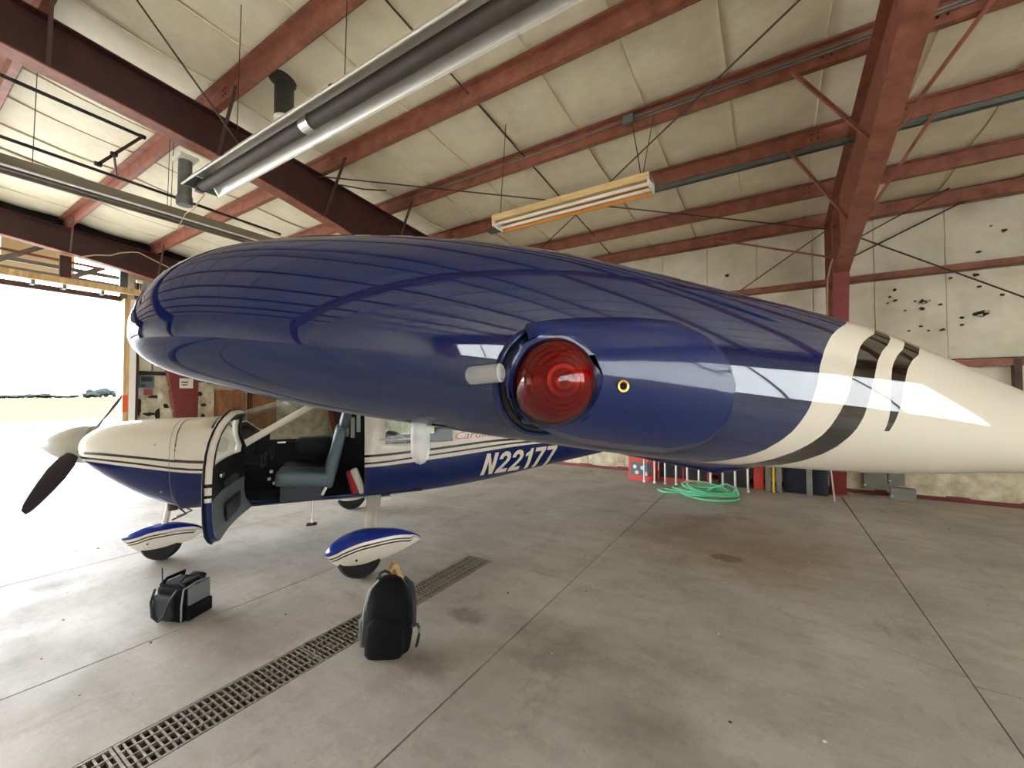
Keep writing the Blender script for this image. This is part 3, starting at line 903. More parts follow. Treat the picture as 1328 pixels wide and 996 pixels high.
MB().tube([(wx1 - .1, 0, .06), (-1.40, .66, zroof(5.1) - wz - .17)], .005, 5).tube([(wx1 - .1, 0, .06), (-1.15, .69, zroof(5.1) - wz - .17)], .005, 5).build('hanger', M['wire_dark'], wf)

# sag rod and diagonal bracing rods
def rod(p, q, r, label, m='dark_rod', name='bracing_rod'):
    MB().tube([p, q], r, 6).build(name, M[m], label=label, cat='rod')
rod((-2.96, YR, zroof(YR) - .1), (-2.96, 8.9, zroof(8.9) - .1), .011, 'thin brown sag rod running under the liner across the purlins', name='sag_rod')
# the cross bracing bay between the two frames, in the plane under the purlins
rod((-5.85, 3.70, zroof(3.7) - .3), (0.85, 8.95, zroof(8.95) - .33), .010, 'long thin bracing rod from dark frame to red column behind the shop light')
rod((-5.85, 8.95, zroof(8.95) - .33), (0.85, 3.70, zroof(3.7) - .3), .010, 'long thin bracing rod crossing upward to the right under the purlins')
rod((-4.6, 1.0, zroof(1) - .22), (-4.25, 2.0, 4.0), .008, 'thin rod slanting down to the tube heater past the vent')
rod((1.0, 9.07, 4.60), (5.6, 9.07, 1.45), .012, 'thin dark bracing rod falling to the right on the cream back wall')
rod((1.1, 9.13, 4.01), (2.9, 9.10, 4.83), .014, 'thin bracing rod rising to the right behind the red column')
rod((-.75, 9.12, 3.53), (.93, 9.12, 4.64), .010, 'thin bracing rod rising toward the column left of the rafter')
rod((-.957, 9.03, 4.80), (.86, 8.0, 3.81), .018, 'red brace pipe from eave strut down to the column', 'red_steel', 'brace_pipe')
rod((2.2, 8.2, 4.62), (1.05, 8.0, 4.0), .010, 'thin diagonal rod beyond the red rafter near the eave')
MB().tube([(.93, 8.2, 3.95), (.86, 8.25, 3.8), (.83, 8.45, 3.6), (.83, 8.6, 3.2), (.84, 8.7, 2.6), (.84, 8.75, 1.6)], .014, 6).build(
    'column_cable', M['wire'], smooth=0.6, label='pale cable running down the red column', cat='cable')
MB().tube([(-5.8, 4.05, 5.0), (-5.75, 4.0, 4.86), (-5.72, 3.9, 4.93), (-5.75, 4.05, 5.05), (-5.5, 4.3, 5.02), (-5.2, 4.5, 5.0)], .013, 6).build(
    'cable_coil', M['wire_dark'], smooth=0.6, label='small dark cable bundle hung on the dark rafter beside the heater', cat='cable')

# ------------------------------------------------------------------ drain
tr = MB().box((DX0 - .002, -4, -.299), (DX1 + .002, DY1, -.22)).build('drain_trench', M['trench'], floor)
sec = .93
cross = MB().box((-.125, -.005, -.022), (.125, .005, 0)).mesh('cross_bar', M['grate'])
lng = MB().box((-.004, -sec / 2 + .006, -.03), (.004, sec / 2 - .006, .001)).mesh('long_bar', M['grate'])
endb = MB().box((-.13, -.006, -.032), (.13, .006, .001)).mesh('end_bar', M['grate'])
sideb = MB().box((-.006, -sec / 2, -.04), (.006, sec / 2, .002)).mesh('side_bar', M['grate'])
yc = DY1 - .01 - sec / 2
LBL = ['iron drain grate section at the far end beside the wheel shadow', 'iron drain grate section behind the black backpack',
       'iron drain grate section in front of the backpack', 'iron drain grate section nearest the camera at lower left', 'iron drain grate section below the picture edge']
for k in range(5):
    e = empty('drain_grate', ((DX0 + DX1) / 2, yc, -.002), label=LBL[k], cat='drain grate', group='drain grates in the floor trench')
    for sx in (-.133, .133):
        piece('side_bar', sideb, e, (sx, 0, 0))
    for sy in (-sec / 2 + .006, sec / 2 - .006):
        piece('end_bar', endb, e, (0, sy, 0))
    for sx in (-.066, 0, .066):
        piece('long_bar', lng, e, (sx, 0, 0))
    n = 28
    for i in range(1, n):
        piece('cross_bar', cross, e, (0, -sec / 2 + sec * i / n, 0))
    yc -= sec + .006

# ------------------------------------------------------------------ airplane
AX = Vector((-0.575, -0.818, 0)).normalized()
plane = empty('airplane', (-4.334, 3.277, 0), math.atan2(AX.y, AX.x), label='blue and white high wing propeller airplane N22177 with open cabin door', cat='airplane')

ZB = [(-4.75, .99), (-4.3, .92), (-3.5, .81), (-2.3, .665), (-1.6, .575), (-.85, .515), (0, .495), (.6, .52), (1.05, .545), (1.62, .545)]
ZT = [(-4.75, 1.13), (-4, 1.16), (-3, 1.24), (-2.0, 1.40), (-1.5, 1.58), (-1.1, 1.69), (-.6, 1.74), (0, 1.76), (.42, 1.73), (.8, 1.64), (1.05, 1.565), (1.36, 1.475), (1.62, 1.465)]
WD = [(-4.75, .05), (-4.2, .12), (-3.5, .22), (-2.3, .40), (-1.3, .53), (-.6, .565), (.3, .575), (1.05, .56), (1.62, .535)]
BL = [(-4.75, 1.07), (-3.5, 1.06), (-2.23, 1.04), (-.85, .944), (-.11, .902), (.6, .905), (1.39, .945), (2.0, 1.045), (2.28, 1.092), (2.5, 1.11)]
K2 = [(-4.75, 1.08), (-3.5, 1.075), (-2.07, 1.064), (-.85, .987), (-.11, .934), (.6, .938), (1.39, .968), (2.0, 1.072), (2.28, 1.112), (2.5, 1.13)]
K1 = [(-4.75, 1.09), (-3.5, 1.10), (-1.8, 1.108), (-.85, 1.05), (-.11, 1.012), (.6, 1.012), (1.39, 1.040), (2.0, 1.125), (2.25, 1.155), (2.5, 1.165)]
NL, NU, ZM = 3.2, 3.0, .97
def sect_y(z, w, zb, zt, zm=ZM, nl=NL, nu=NU):
    zm = min(max(zm, zb + .3 * (zt - zb)), zt - .3 * (zt - zb))
    if z >= zm:
        q = (z - zm) / (zt - zm)
        return w * max(0.0, 1 - min(1, q) ** nu) ** (1 / nu)
    q = (zm - z) / (zm - zb)
    return w * max(0.0, 1 - min(1, q) ** nl) ** (1 / nl)
def fus_y(x, z):
    return sect_y(z, interp(x, WD), interp(x, ZB), interp(x, ZT))
SILL, BELT = .585, 1.15
def wtop(x):
    if x > .42:
        return max(BELT + .03, 1.18 + (1.05 - x) * .625)
    if x > -.2:
        return 1.574
    return 1.574 - (-.2 - x) * .13
def levels(x):
    zb, zt = interp(x, ZB), interp(x, ZT)
    b, k2, k1 = interp(x, BL), interp(x, K2), interp(x, K1)
    s = SILL if zb < .56 else zb + .3 * (b - zb) * .3
    L = [zb, max(s, zb + .02), b, k2, k2 + .021, k1, k1 + .028]
    if -1.3 <= x <= 1.051:
        L += [BELT, wtop(x), wtop(x) + .075]
    else:
        h = zt - L[6]
        L += [L[6] + .25 * h, L[6] + .5 * h, L[6] + .75 * h]
    L.append(zt)
    for i in range(1, len(L)):
        L[i] = max(L[i], L[i - 1] + .002)
    sc = (zt - zb) / (L[-1] - zb)
    return [zb + (q - zb) * sc for q in L]
SUB = [8, 3, 1, 1, 2, 1, 2, 4, 2, 8]
BANDMAT = [0, 0, 1, 2, 1, 2, 1, 1, 1, 1]
def ring_z(L):
    out, band = [L[0]], []
    for i, k in enumerate(SUB):
        a, c = L[i], L[i + 1]
        for j in range(1, k + 1):
            t = j / k
            if i == 0:
                t = t ** 2.4
            elif i == len(SUB) - 1:
                t = 1 - (1 - t) ** 2.4
            out.append(a + (c - a) * t)
            band.append(i)
    return out, band
def banded(xs, lev, sec_fn, classify, cap0=False, cap1=False):
    """loft of half sections mirrored; classify(side, band, xmid) -> mesh key or None"""
    V, rows = [], []
    for x in xs:
        zs, band = ring_z(lev(x))
        l = [(x, sec_fn(x, z_) if 0 < i < len(zs) - 1 else 0.0, z_) for i, z_ in enumerate(zs)]
        n = len(l)
        base = len(V)
        V += l + [(p[0], -p[1], p[2]) for p in l[1:-1]]
        left = [base + i for i in range(n)]
        right = [base] + [base + n + i for i in range(n - 2)] + [base + n - 1]
        rows.append((left, right))
    F = {}
    for i in range(len(xs) - 1):
        xm = (xs[i] + xs[i + 1]) / 2
        for side in (0, 1):
            A, B = rows[i][side], rows[i + 1][side]
            for k in range(len(A) - 1):
                key = classify(side, band[k], xm)
                if key is None:
                    continue
                f = (A[k], A[k + 1], B[k + 1], B[k])
                if len(set(f)) < 4:
                    continue
                F.setdefault(key, []).append((f[::-1] if side == 0 else f, BANDMAT[band[k]]))
    for flag, r, o_ in ((cap0, rows[0], 1), (cap1, rows[-1], -1)):
        if flag:
            F.setdefault('body', []).append((tuple((r[0] + r[1][-2:0:-1])[::o_]), 1))
    return V, F
def sub_build(V, fl, name, mats, parent, smooth=0.7, mi=None, **k):
    idx, vs, fs, ms = {}, [], [], []
    for f, m_ in fl:
        g_ = []
        for i in f:
            if i not in idx:
                idx[i] = len(vs)
                vs.append(V[i])
            g_.append(idx[i])
        fs.append(tuple(g_))
        ms.append(m_ if mi is None else mi)
    b = MB()
    b.add(vs, fs, ms)
    return b.build(name, mats, parent, smooth=smooth, recalc=False, **k)
xs = [1.62, 1.5, 1.36, 1.2, 1.05, .97, .88, .78, .68, .58, .5, .42, .3, .18, .05, -.02, -.09, -.2, -.31, -.42, -.55, -.7, -.85, -1.0, -1.1, -1.2, -1.3, -1.4, -1.5, -1.62, -1.75, -1.88, -2.0, -2.1, -2.2, -2.3, -2.4, -2.5, -2.6, -2.7, -2.9, -3.1, -3.3, -3.5, -3.9, -4.3, -4.55, -4.75]
DX_F, DX_R = 1.05, -.09
def classify(side, band, x):
    if band == 9 and .42 < x < 1.36:
        return 'windshield'
    if side == 0 and DX_R < x < DX_F and 1 <= band <= 7:
        return None
    if side == 1 and band == 7 and 0.05 < x < .97:
        return 'window_r'
    if band == 7 and -1.1 < x < -.31:
        return 'rear_l' if side == 0 else 'rear_r'
    return 'body'
V, F = banded(xs, levels, fus_y, classify, cap0=True, cap1=True)
fus_mats = [M['blue'], M['white'], M['black'], M['interior']]
fus = sub_build(V, F['body'], 'fuselage', fus_mats, plane)
md = fus.modifiers.new('skin', 'SOLIDIFY')
md.thickness = .022
md.offset = -1
md.material_offset = 3
sub_build(V, F['windshield'], 'windshield', M['glass'], plane)
sub_build(V, F['window_r'], 'cabin_window', M['glass'], plane)
sub_build(V, F['rear_l'], 'rear_window', M['glass'], plane)
sub_build(V, F['rear_r'], 'rear_window', M['glass'], plane)
# drip rail / vent lip over the rear window
MB().rbox((-.42, fus_y(-.42, 1.19) + .02, 1.20), (.34, .03, .022), .008).build('window_lip', M['white'], plane)

# cowling
CZB = [(1.62, .535), (1.75, .59), (1.99, .725), (2.2, .885), (2.33, 1.01), (2.42, 1.10), (2.455, 1.15)]
CZT = [(1.62, 1.468), (1.9, 1.462), (2.12, 1.45), (2.3, 1.41), (2.39, 1.365), (2.44, 1.32), (2.455, 1.285)]
CWD = [(1.62, .538), (1.9, .50), (2.15, .44), (2.3, .38), (2.4, .31), (2.44, .25), (2.455, .18)]
def cow_y(x, z):
    return sect_y(z, interp(x, CWD), interp(x, CZB), interp(x, CZT), 1.12, 2.6, 2.7)
def cow_levels(x):
    zb, zt = interp(x, CZB), interp(x, CZT)
    b, k2, k1 = interp(x, BL), interp(x, K2), interp(x, K1)
    b = max(b, zb + .02)
    L = [zb, zb + .4 * (b - zb), b, max(k2, b + .006), 0, 0, 0]
    L[4] = L[3] + .019
    L[5] = max(k1, L[4] + .008)
    L[6] = L[5] + .024
    h = max(zt - L[6], .03)
    L += [L[6] + .25 * h, L[6] + .5 * h, L[6] + .75 * h, L[6] + h]
    return L
cxs = [1.62, 1.7, 1.8, 1.9, 2.0, 2.1, 2.2, 2.28, 2.34, 2.38, 2.41, 2.435, 2.455]
V2, F2 = banded(cxs, cow_levels, cow_y, lambda s, b_, x: 'body', cap1=True)
cowl = sub_build(V2, F2['body'], 'engine_cowling', fus_mats, plane)
seamb = MB()
zs, _ = ring_z(cow_levels(1.66))
seamb.tube([(1.66, cow_y(1.66, z_) - .0005, z_) for z_ in zs if .62 < z_ < 1.455], .0025, 5)
seamb.build('panel_seam', M['grey_paint'], cowl)
for zz, xx in ((1.24, 1.78), (.78, 1.74)):
    MB().revolve([(.009, 0), (.009, .004), (.004, .006)], (xx, cow_y(xx, zz), zz), (0, 1, 0), 10).build('fastener', M['metal'], cowl)

# spinner and propeller
PC = Vector((2.52, 0, 1.225))
MB().revolve([(.185, -.08), (.183, 0), (.172, .06), (.15, .12), (.115, .19), (.075, .25), (.03, .30), (.004, .325)], PC, (1, 0, .06), 28).build('spinner', M['spinner'], plane, smooth=0.6)
BD = Vector((0, .865, -.50)).normalized()
def blade(d):
    d = d.normalized()
    c = d.cross(Vector((1, 0, 0))).normalized()
    rings = []
    for r, ch, th_, tw in ((.06, .07, .05, 75), (.15, .085, .045, 62), (.28, .135, .03, 48), (.45, .155, .022, 36), (.62, .14, .016, 28), (.78, .115, .011, 23), (.88, .085, .008, 20), (.925, .05, .006, 19)):
        a = math.radians(tw)
        u = c * math.cos(a) - Vector((1, 0, 0)) * math.sin(a)
        n_ = d.cross(u)
        o_ = PC + d * r
        rings.append([o_ + u * ch / 2 * math.cos(t) + n_ * th_ / 2 * math.sin(t) for t in [2 * PI * k / 14 for k in range(14)]])
    return MB().loft(rings)
blade(BD).build('propeller_blade', M['prop'], plane, smooth=0.8)
blade(-BD).build('propeller_blade', M['prop'], plane, smooth=0.8)

# open cabin door
HGX, HGY = 1.10, .575
DL = 1.13
def door_pt(s, z_, out=0.0):
    x = DX_F - DL * s
    e = fus_y(min(x, 1.0), z_) - fus_y(.5, .95)
    e *= 1.35 if z_ > 1.1 else (1.0 if z_ > .9 else .35)
    return (HGX + e + out + .03 * math.sin(PI * s), HGY + DL * s, z_)
dbm = {}
scol = [0, .03, .07, .15, .25, .35, .45, .55, .65, .75, .85, .92, .965, .985, 1.0]
def door_rows(s):
    x = DX_F - DL * s
    bot = SILL - .015 + (.09 * ((s - .88) / .12) ** 2.5 if s > .88 else 0) + 0
    top = wtop(x) + .01
    if s > .9:
        top -= .09 * ((s - .9) / .1) ** 2
    b, k2, k1 = .903, .935, 1.013
    wl_ = BELT + .02
    wt = max(top - .055, wl_ + .004)
    return [bot, bot + .1, bot + .2, b, k2, k2 + .021, k1, k1 + .028, BELT, wl_] + [wl_ + (wt - wl_) * q for q in (.33, .66, 1)] + [top]
rowmat = [0, 0, 0, 1, 2, 1, 2, 1, 1, 'g', 'g', 'g', 1]
DV = []
for s in scol:
    DV += [door_pt(s, z_) for z_ in door_rows(s)]
nr = len(rowmat) + 1
skin, pane = [], []
for i in range(len(scol) - 1):
    for k in range(nr - 1):
        f = (i * nr + k, (i + 1) * nr + k, (i + 1) * nr + k + 1, i * nr + k + 1)
        glassy = rowmat[k] == 'g' and .15 <= (scol[i] + scol[i + 1]) / 2 <= .94
        if glassy:
            pane.append((f, 0))
        else:
            skin.append((f, 1 if rowmat[k] == 'g' else rowmat[k]))
dr = sub_build(DV, skin, 'cabin_door', [M['blue'], M['white'], M['black'], M['door_lining'], M['seal']], plane)
md = dr.modifiers.new('thick', 'SOLIDIFY')
md.thickness = .05
md.offset = -1
md.material_offset = 3
md.material_offset_rim = 0
sub_build(DV, pane, 'door_window', M['glass'], dr)
edge = [door_pt(s_, door_rows(s_)[0], .004) for s_ in scol[2:]] + [door_pt(1.0, z_, .004) for z_ in door_rows(1.0)[1:-1]] + [door_pt(s_, door_rows(s_)[-1], .004) for s_ in scol[::-1]]
MB().tube(edge, .009, 6).build('door_seal', M['seal'], dr, smooth=0.9)
MB().rbox((HGX - .075, HGY + .62, .98), (.05, .34, .05), .015).build('armrest', M['leather_dark'], dr)
MB().rbox((HGX - .07, HGY + .92, 1.07), (.02, .1, .03), .006).build('door_handle', M['metal'], dr)
MB().rbox((HGX - .06, HGY + .45, .72), (.015, .5, .16), .01).build('map_pocket', M['leather_dark'], dr)
for zz in (.72, .98):
    MB().rbox((HGX - .02, HGY - .01, zz), (.07, .06, .05), .008).build('hinge', M['grey_white'], dr)

# cabin interior
MB().box((-.75, -.44, .56), (1.3, .44, .575)).build('cabin_floor', M['interior'], plane)
ip = MB().rbox((1.17, 0, 1.02), (.10, .92, .34), .03).build('instrument_panel', M['interior'], plane)
for yv, zv in ((.36, 1.08), (.24, 1.08), (.36, .97), (.24, .97)):
    MB().revolve([(.04, 0), (.04, .012), (.034, .014)], (1.12, yv, zv), (-1, 0, 0), 14).build('gauge', M['dark_box'], ip)
for yv in (.3, -.3):
    yk = MB().tube([(1.15, yv, .98), (.93, yv, .97)], .014, 8).build('control_yoke', M['dark_box'], plane)
    MB().tube([(.92, yv - .13, 1.08), (.92, yv - .12, .96), (.92, yv, .95), (.92, yv + .12, .96), (.92, yv + .13, 1.08)], .016, 8).build('handle', M['dark_box'], yk)
MB().box((1.28, -.42, .56), (1.3, .42, 1.15)).build('firewall', M['interior'], plane)
for k, (xx, zz) in enumerate(((.86, .86), (.88, .78), (.83, .73))):
    MB().rbox((xx, .16, zz), (.03, .04, .03), .006).build('control_knob', M['white_enamel'], plane)
MB().rbox((.78, .0, 1.16), (.09, .05, .02), .006).build('mirror', M['metal'], plane)
def seat(yv, m, label=None):
    e = empty('seat', (0, yv, 0), parent=plane)
    R = Matrix.Rotation(math.radians(-14), 4, 'Y')
    MB().rbox((.53, 0, .80), (.52, .46, .16), .05, Matrix.Rotation(math.radians(-6), 4, 'Y')).build('cushion', m, e, smooth=1.0)
    MB().rbox((.22, 0, 1.01), (.13, .45, .66), .055, R, taper=.12).build('backrest', m, e, smooth=1.0)
    MB().rbox((.10, 0, 1.43), (.10, .27, .22), .045, R).build('headrest', m, e, smooth=1.0)
    MB().box((.34, -.18, .575), (.74, .18, .73)).build('pedestal', M['leather_dark'], e)
    MB().bar((.34, .2, .62), (.26, .2, .78), .02, .03).build('recline_bracket', M['metal'], e)
    return e
seat(.27, M['leather'])
seat(-.29, M['leather_dark'])
MB().rbox((.45, -.28, 1.08), (.42, .34, .22), .08).build('jacket', M['interior'], plane, smooth=1.0)
MB().rbox((-.45, 0, .92), (.16, .95, .6), .06, Matrix.Rotation(math.radians(-10), 4, 'Y')).build('rear_seat', M['leather_dark'], plane, smooth=1.0)
MB().rbox((.02, .40, .72), (.10, .12, .28), .04, Matrix.Rotation(.25, 4, 'Y')).build('red_bag', M['red_cloth'], plane, smooth=1.0)
MB().rbox((-.03, .45, .74), (.08, .06, .30), .03, Matrix.Rotation(.35, 4, 'Y')).build('white_strap', M['white_cloth'], plane, smooth=1.0)
MB().rbox((.0, -.53, 1.36), (.05, .03, .46), .01).build('window_post', M['grey_white'], plane)
MB().rbox((-.05, .0, 1.4), (.045, .02, .3), .01, None).build('cabin_grip', M['grey_white'], plane)

# registration and script on the side of the tail
def arc(cx, cy, r, a0, a1, n=10):
    return [(cx + r * math.cos(math.radians(a0 + (a1 - a0) * i / n)), cy + r * math.sin(math.radians(a0 + (a1 - a0) * i / n))) for i in range(n + 1)]
GLYPH = {
    'N': (.74, [(0, 0), (.19, 0), (.19, .62), (.43, 0), (.62, 0), (.62, 1), (.43, 1), (.43, .38), (.19, 1), (0, 1)]),
    '1': (.56, [(.22, 0), (.42, 0), (.42, 1), (.28, 1), (.22, .86), (.04, .78), (.04, .62), (.22, .68)]),
    '7': (.69, [(0, 1), (.6, 1), (.6, .84), (.40, .45), (.32, 0), (.11, 0), (.20, .42), (.38, .81), (0, .81)]),
    '2': (.70, [(0, .66)] + arc(.3, .7, .3, 180, -35, 14) + [(.27, .19), (.6, .19), (.6, 0), (0, 0), (0, .17), (.36, .56)] + arc(.3, .69, .11, -20, 180, 8) + [(.19, .66)]),
}
def glyph_bm(txt, shear):
    bm = bmesh.new()
    x_ = 0.0
    for ch in txt:
        adv, poly = GLYPH[ch]
        vv = [bm.verts.new((x_ + p[0] + shear * p[1], p[1], 0)) for p in poly]
        for t in tessellate_polygon([[v.co.copy() for v in vv]]):
            bm.faces.new([vv[q] for q in t])
        x_ += adv
    bm.normal_update()
    for f in bm.faces:
        if f.normal.z < 0:
            f.normal_flip()
    return bm
def side_text(txt, x0, x1, zfun, height, shear, bold, name, m, both=True):
    cu = bpy.data.curves.new(name, 'FONT')
    cu.body = txt
    cu.shear = shear
    cu.offset = bold
    cu.resolution_u = 3
    tmp = bpy.data.objects.new(name, cu)
    COL.objects.link(tmp)
    dg = bpy.context.evaluated_depsgraph_get()
    dg.update()
    me_ = bpy.data.meshes.new_from_object(tmp.evaluated_get(dg))
    bpy.data.objects.remove(tmp)
    bm = bmesh.new()
    bm.from_mesh(me_)
    if all(ch in GLYPH for ch in txt):
        bm.free()
        bm = glyph_bm(txt, shear)
    xs_ = [v.co.x for v in bm.verts]
    ys_ = [v.co.y for v in bm.verts]
    a, c, d_, e_ = min(xs_), max(xs_), min(ys_), max(ys_)
    for k in range(1, 12):
        bmesh.ops.bisect_plane(bm, geom=bm.verts[:] + bm.edges[:] + bm.faces[:], plane_co=(0, d_ + (e_ - d_) * k / 12, 0), plane_no=(0, 1, 0))
    for k in range(1, 24):
        bmesh.ops.bisect_plane(bm, geom=bm.verts[:] + bm.edges[:] + bm.faces[:], plane_co=(a + (c - a) * k / 24, 0, 0), plane_no=(1, 0, 0))
    for v in bm.verts:
        u = (v.co.x - a) / (c - a)
        w = (v.co.y - d_) / (e_ - d_)
        X = x0 + (x1 - x0) * u
        Z = zfun(X) + w * height
        v.co = Vector((X, fus_y(X, Z) + .008, Z))
    bmesh.ops.reverse_faces(bm, faces=bm.faces[:])
    bm.to_mesh(me_)
    bm.free()
    me_.materials.clear()
    me_.materials.append(m)
    o_ = bpy.data.objects.new(name, me_)
    COL.objects.link(o_)
    o_.parent = fus
    return o_
side_text('N22177', -1.46, -2.64, lambda x: .692 - .035 * (x + 1.5), .272, .30, .045, 'registration_lettering', M['lettering'])
side_text('Cardinal', -1.13, -1.72, lambda x: 1.165 - .03 * (x + 1.2), .09, .35, .0, 'script_lettering', M['lettering_red'])

# landing gear
def fairing(name, x0, x1, y, top, bot, wid, line):
    e = empty(name, (0, y, 0), parent=plane)
    N_ = 22
    LV = []
    ms = None
    b = MB()
    rings = []
    for i in range(N_ + 1):
        x = x0 + (x1 - x0) * (.5 - .5 * math.cos(PI * i / N_))
        zt, zb_, w, l = interp(x, top), interp(x, bot), interp(x, wid), interp(x, line)
        zm = .5 * (zt + zb_) + .02
        l = min(max(l, zb_ + .25 * (zt - zb_)), zt - .01)
        th = .016 if zt - zb_ > .12 else .004
        lv = [(zb_, 0)] + [(zb_ + (l - 4 * th - zb_) * q, 1) for q in (.12, .3, .6, 1)] + [(l - 3.2 * th, 2), (l - 2.4 * th, 1), (l - 1.6 * th, 2), (l, 1)] + [(l + (zt - l) * q, 0) for q in (.3, .6, .85, .97, 1)]
        ring = []
        for j, (z_, _) in enumerate(lv):
            ring.append((x, sect_y(z_, w, zb_, zt, zm, 2.2, 2.2) if 0 < j < len(lv) - 1 else 0, z_))
        rings.append(ring)
        ms = [q for _, q in lv[1:]]
    n_ = len(rings[0])
    vs, fs, mi = [], [], []
    for r in rings:
        vs += r + [(p[0], -p[1], p[2]) for p in r]
    for i in range(N_):
        for k in range(n_ - 1):
            a, c = i * 2 * n_, (i + 1) * 2 * n_
            fs.append((a + k, a + k + 1, c + k + 1, c + k)); mi.append(ms[k])
            fs.append((a + n_ + k, c + n_ + k, c + n_ + k + 1, a + n_ + k + 1)); mi.append(ms[k])
    b.add(vs, fs, mi)
    me_ = b.mesh('shell', [M['blue_bright'], M['white'], M['black']], 0.8)
    bm = bmesh.new()
    bm.from_mesh(me_)
    bmesh.ops.remove_doubles(bm, verts=bm.verts[:], dist=.0008)
    bmesh.ops.recalc_face_normals(bm, faces=bm.faces[:])
    bm.to_mesh(me_)
    bm.free()
    piece('shell', me_, e)
    return e
def wheel(e, x, r, w):
    MB().revolve([(r * .45, -w / 2), (r * .85, -w / 2), (r * .97, -w * .32), (r, -w * .1), (r, w * .1), (r * .97, w * .32), (r * .85, w / 2), (r * .45, w / 2)], (x, 0, r), (0, 1, 0), 36).build('tyre', M['rubber'], e, smooth=0.8)
def main_gear(sg):
    y = 1.26 * sg
    e = fairing('wheel_fairing', .285, -.58, y, [(-.58, .30), (-.5, .352), (-.3, .415), (-.05, .438), (.12, .40), (.24, .325), (.285, .262)],
                [(-.58, .272), (-.4, .19), (-.2, .125), (0, .10), (.14, .115), (.24, .18), (.285, .235)],
                [(-.58, .012), (-.3, .085), (0, .125), (.15, .11), (.25, .065), (.285, .012)],
                [(-.58, .32), (-.3, .365), (-.05, .352), (.1, .315), (.2, .268), (.285, .232)])
    wheel(e, -.01, .205, .16)
    MB().revolve([(.011, 0), (.011, .004), (.004, .005)], (.02, .125 * sg, .20), (0, sg, 0), 10).build('access_hole', M['hole'], e)
    lg = [[(xx * k_ + xo, yy_, zz) for xx, zz in ((0, 0), (0, 0))] for k_, xo, yy_ in ()]
    a, c = Vector((-.215, .30 * sg, .56)), Vector((-.115, 1.19 * sg, .385))
    rings = []
    for t in (0, .5, 1):
        p = a.lerp(c, t)
        hw_ = .082 - .02 * t
        n_ = (c - a).cross(Vector((1, 0, 0))).normalized()
        rings.append([p + Vector((hw_ * math.cos(q), 0, 0)) + n_ * (.026 * math.sin(q)) for q in [2 * PI * k / 14 for k in range(14)]])
    MB().loft(rings).build('main_gear_leg', M['white'], plane, smooth=0.8)
    return e
main_gear(1)
main_gear(-1)
ng = fairing('nose_wheel_fairing', 2.19, 1.50, 0, [(1.50, .275), (1.6, .33), (1.8, .37), (1.95, .365), (2.1, .32), (2.19, .268)],
             [(1.50, .25), (1.62, .17), (1.8, .12), (2.0, .095), (2.12, .16), (2.19, .235)],
             [(1.50, .012), (1.65, .075), (1.85, .11), (2.05, .09), (2.19, .012)],
             [(1.50, .30), (1.7, .325), (1.9, .312), (2.05, .268), (2.19, .232)])
wheel(ng, 1.87, .175, .13)
MB().revolve([(.009, 0), (.009, .004), (.003, .005)], (1.95, .108, .20), (0, 1, 0), 10).build('access_hole', M['hole'], ng)
st = MB().tube([(1.80, 0, .62), (1.85, 0, .34)], .028, 12).build('nose_strut', M['white'], plane, smooth=0.8)
MB().tube([(1.72, .02, .52), (1.66, .02, .45), (1.78, .02, .40)], .011, 6).build('torque_link', M['dark_rod'], st)
MB().tube([(1.74, -.02, .55), (1.62, -.02, .47), (1.75, -.02, .42)], .011, 6).build('torque_link', M['dark_rod'], st)
MB().revolve([(.045, .50), (.05, .54), (.05, .60)], (1.78, 0, 0), n=14).build('collar', M['dark_rod'], st)
sp_ = MB().tube([(.43, .50, .57), (.43, .56, .36)], .009, 8).build('boarding_step', M['metal'], plane)
MB().rbox((.43, .585, .352), (.10, .09, .012), .004).build('tread', M['dark_rod'], sp_)
MB().rbox((-.32, .30, .49), (.16, .12, .05), .02).build('gear_fillet', M['white'], plane)

# wings -------------------------------------------------------------
TIP_TOP = [(-.2480, 1.752), (-.2450, 1.770), (-.2362, 1.7874), (-.2115, 1.8111), (-.1712, 1.8286), (-.1102, 1.8400), (-.0584, 1.8440), (-.0039, 1.8458), (.0988, 1.8410), (.1784, 1.8300), (.3087, 1.8074), (.4543, 1.7800), (.5606, 1.7480), (.7097, 1.6988), (.86, 1.648), (1.02, 1.590)]
TIP_BOT = [(-.2465, 1.7429), (-.239, 1.733), (-.2268, 1.7243), (-.2042, 1.7149), (-.1694, 1.7053), (-.1087, 1.6899), (-.0172, 1.6732), (.098, 1.6537), (.2608, 1.6302), (.3515, 1.6224), (.5014, 1.6104), (.7052, 1.603), (.86, 1.592), (1.02, 1.582)]
NV = Vector((.216, .977, 0)).normalized()
AV = Vector((-NV.y, NV.x, 0))          # aft along the tip
CAMP = Vector((.189, 5.43, 0))
RIMD = .392
NS = 40
def sec_s(k):
    t = k / NS
    return -.248 + 1.268 * t ** 1.8
def tip_sec():
    pts = []
    for k in range(NS + 1):
        s = sec_s(k)
        pts.append((s, interp(s, TIP_TOP) if k else 1.752, interp(s, TIP_BOT) if k else 1.752))
    return pts
TS = tip_sec()
def naca(xc, t):
    return 5 * t * (.2969 * math.sqrt(max(xc, 0)) - .126 * xc - .3516 * xc ** 2 + .2843 * xc ** 3 - .1015 * xc ** 4)
def root_sec(y, chord, xle, zle):
    pts = []
    for k in range(NS + 1):
        xc = (TS[k][0] + .248) / 1.268
        zc = zle - .055 * xc * chord + .02 * 4 * xc * (1 - xc) * chord
        h_ = naca(xc, .15) * chord
        pts.append((Vector((xle - xc * chord, y, zc + h_)), Vector((xle - xc * chord, y, zc - h_ * .95))))
    return pts
def rim_sec():
    base = CAMP - NV * RIMD
    return [(base + AV * s + Vector((0, 0, t_)), base + AV * s + Vector((0, 0, b_))) for s, t_, b_ in TS]
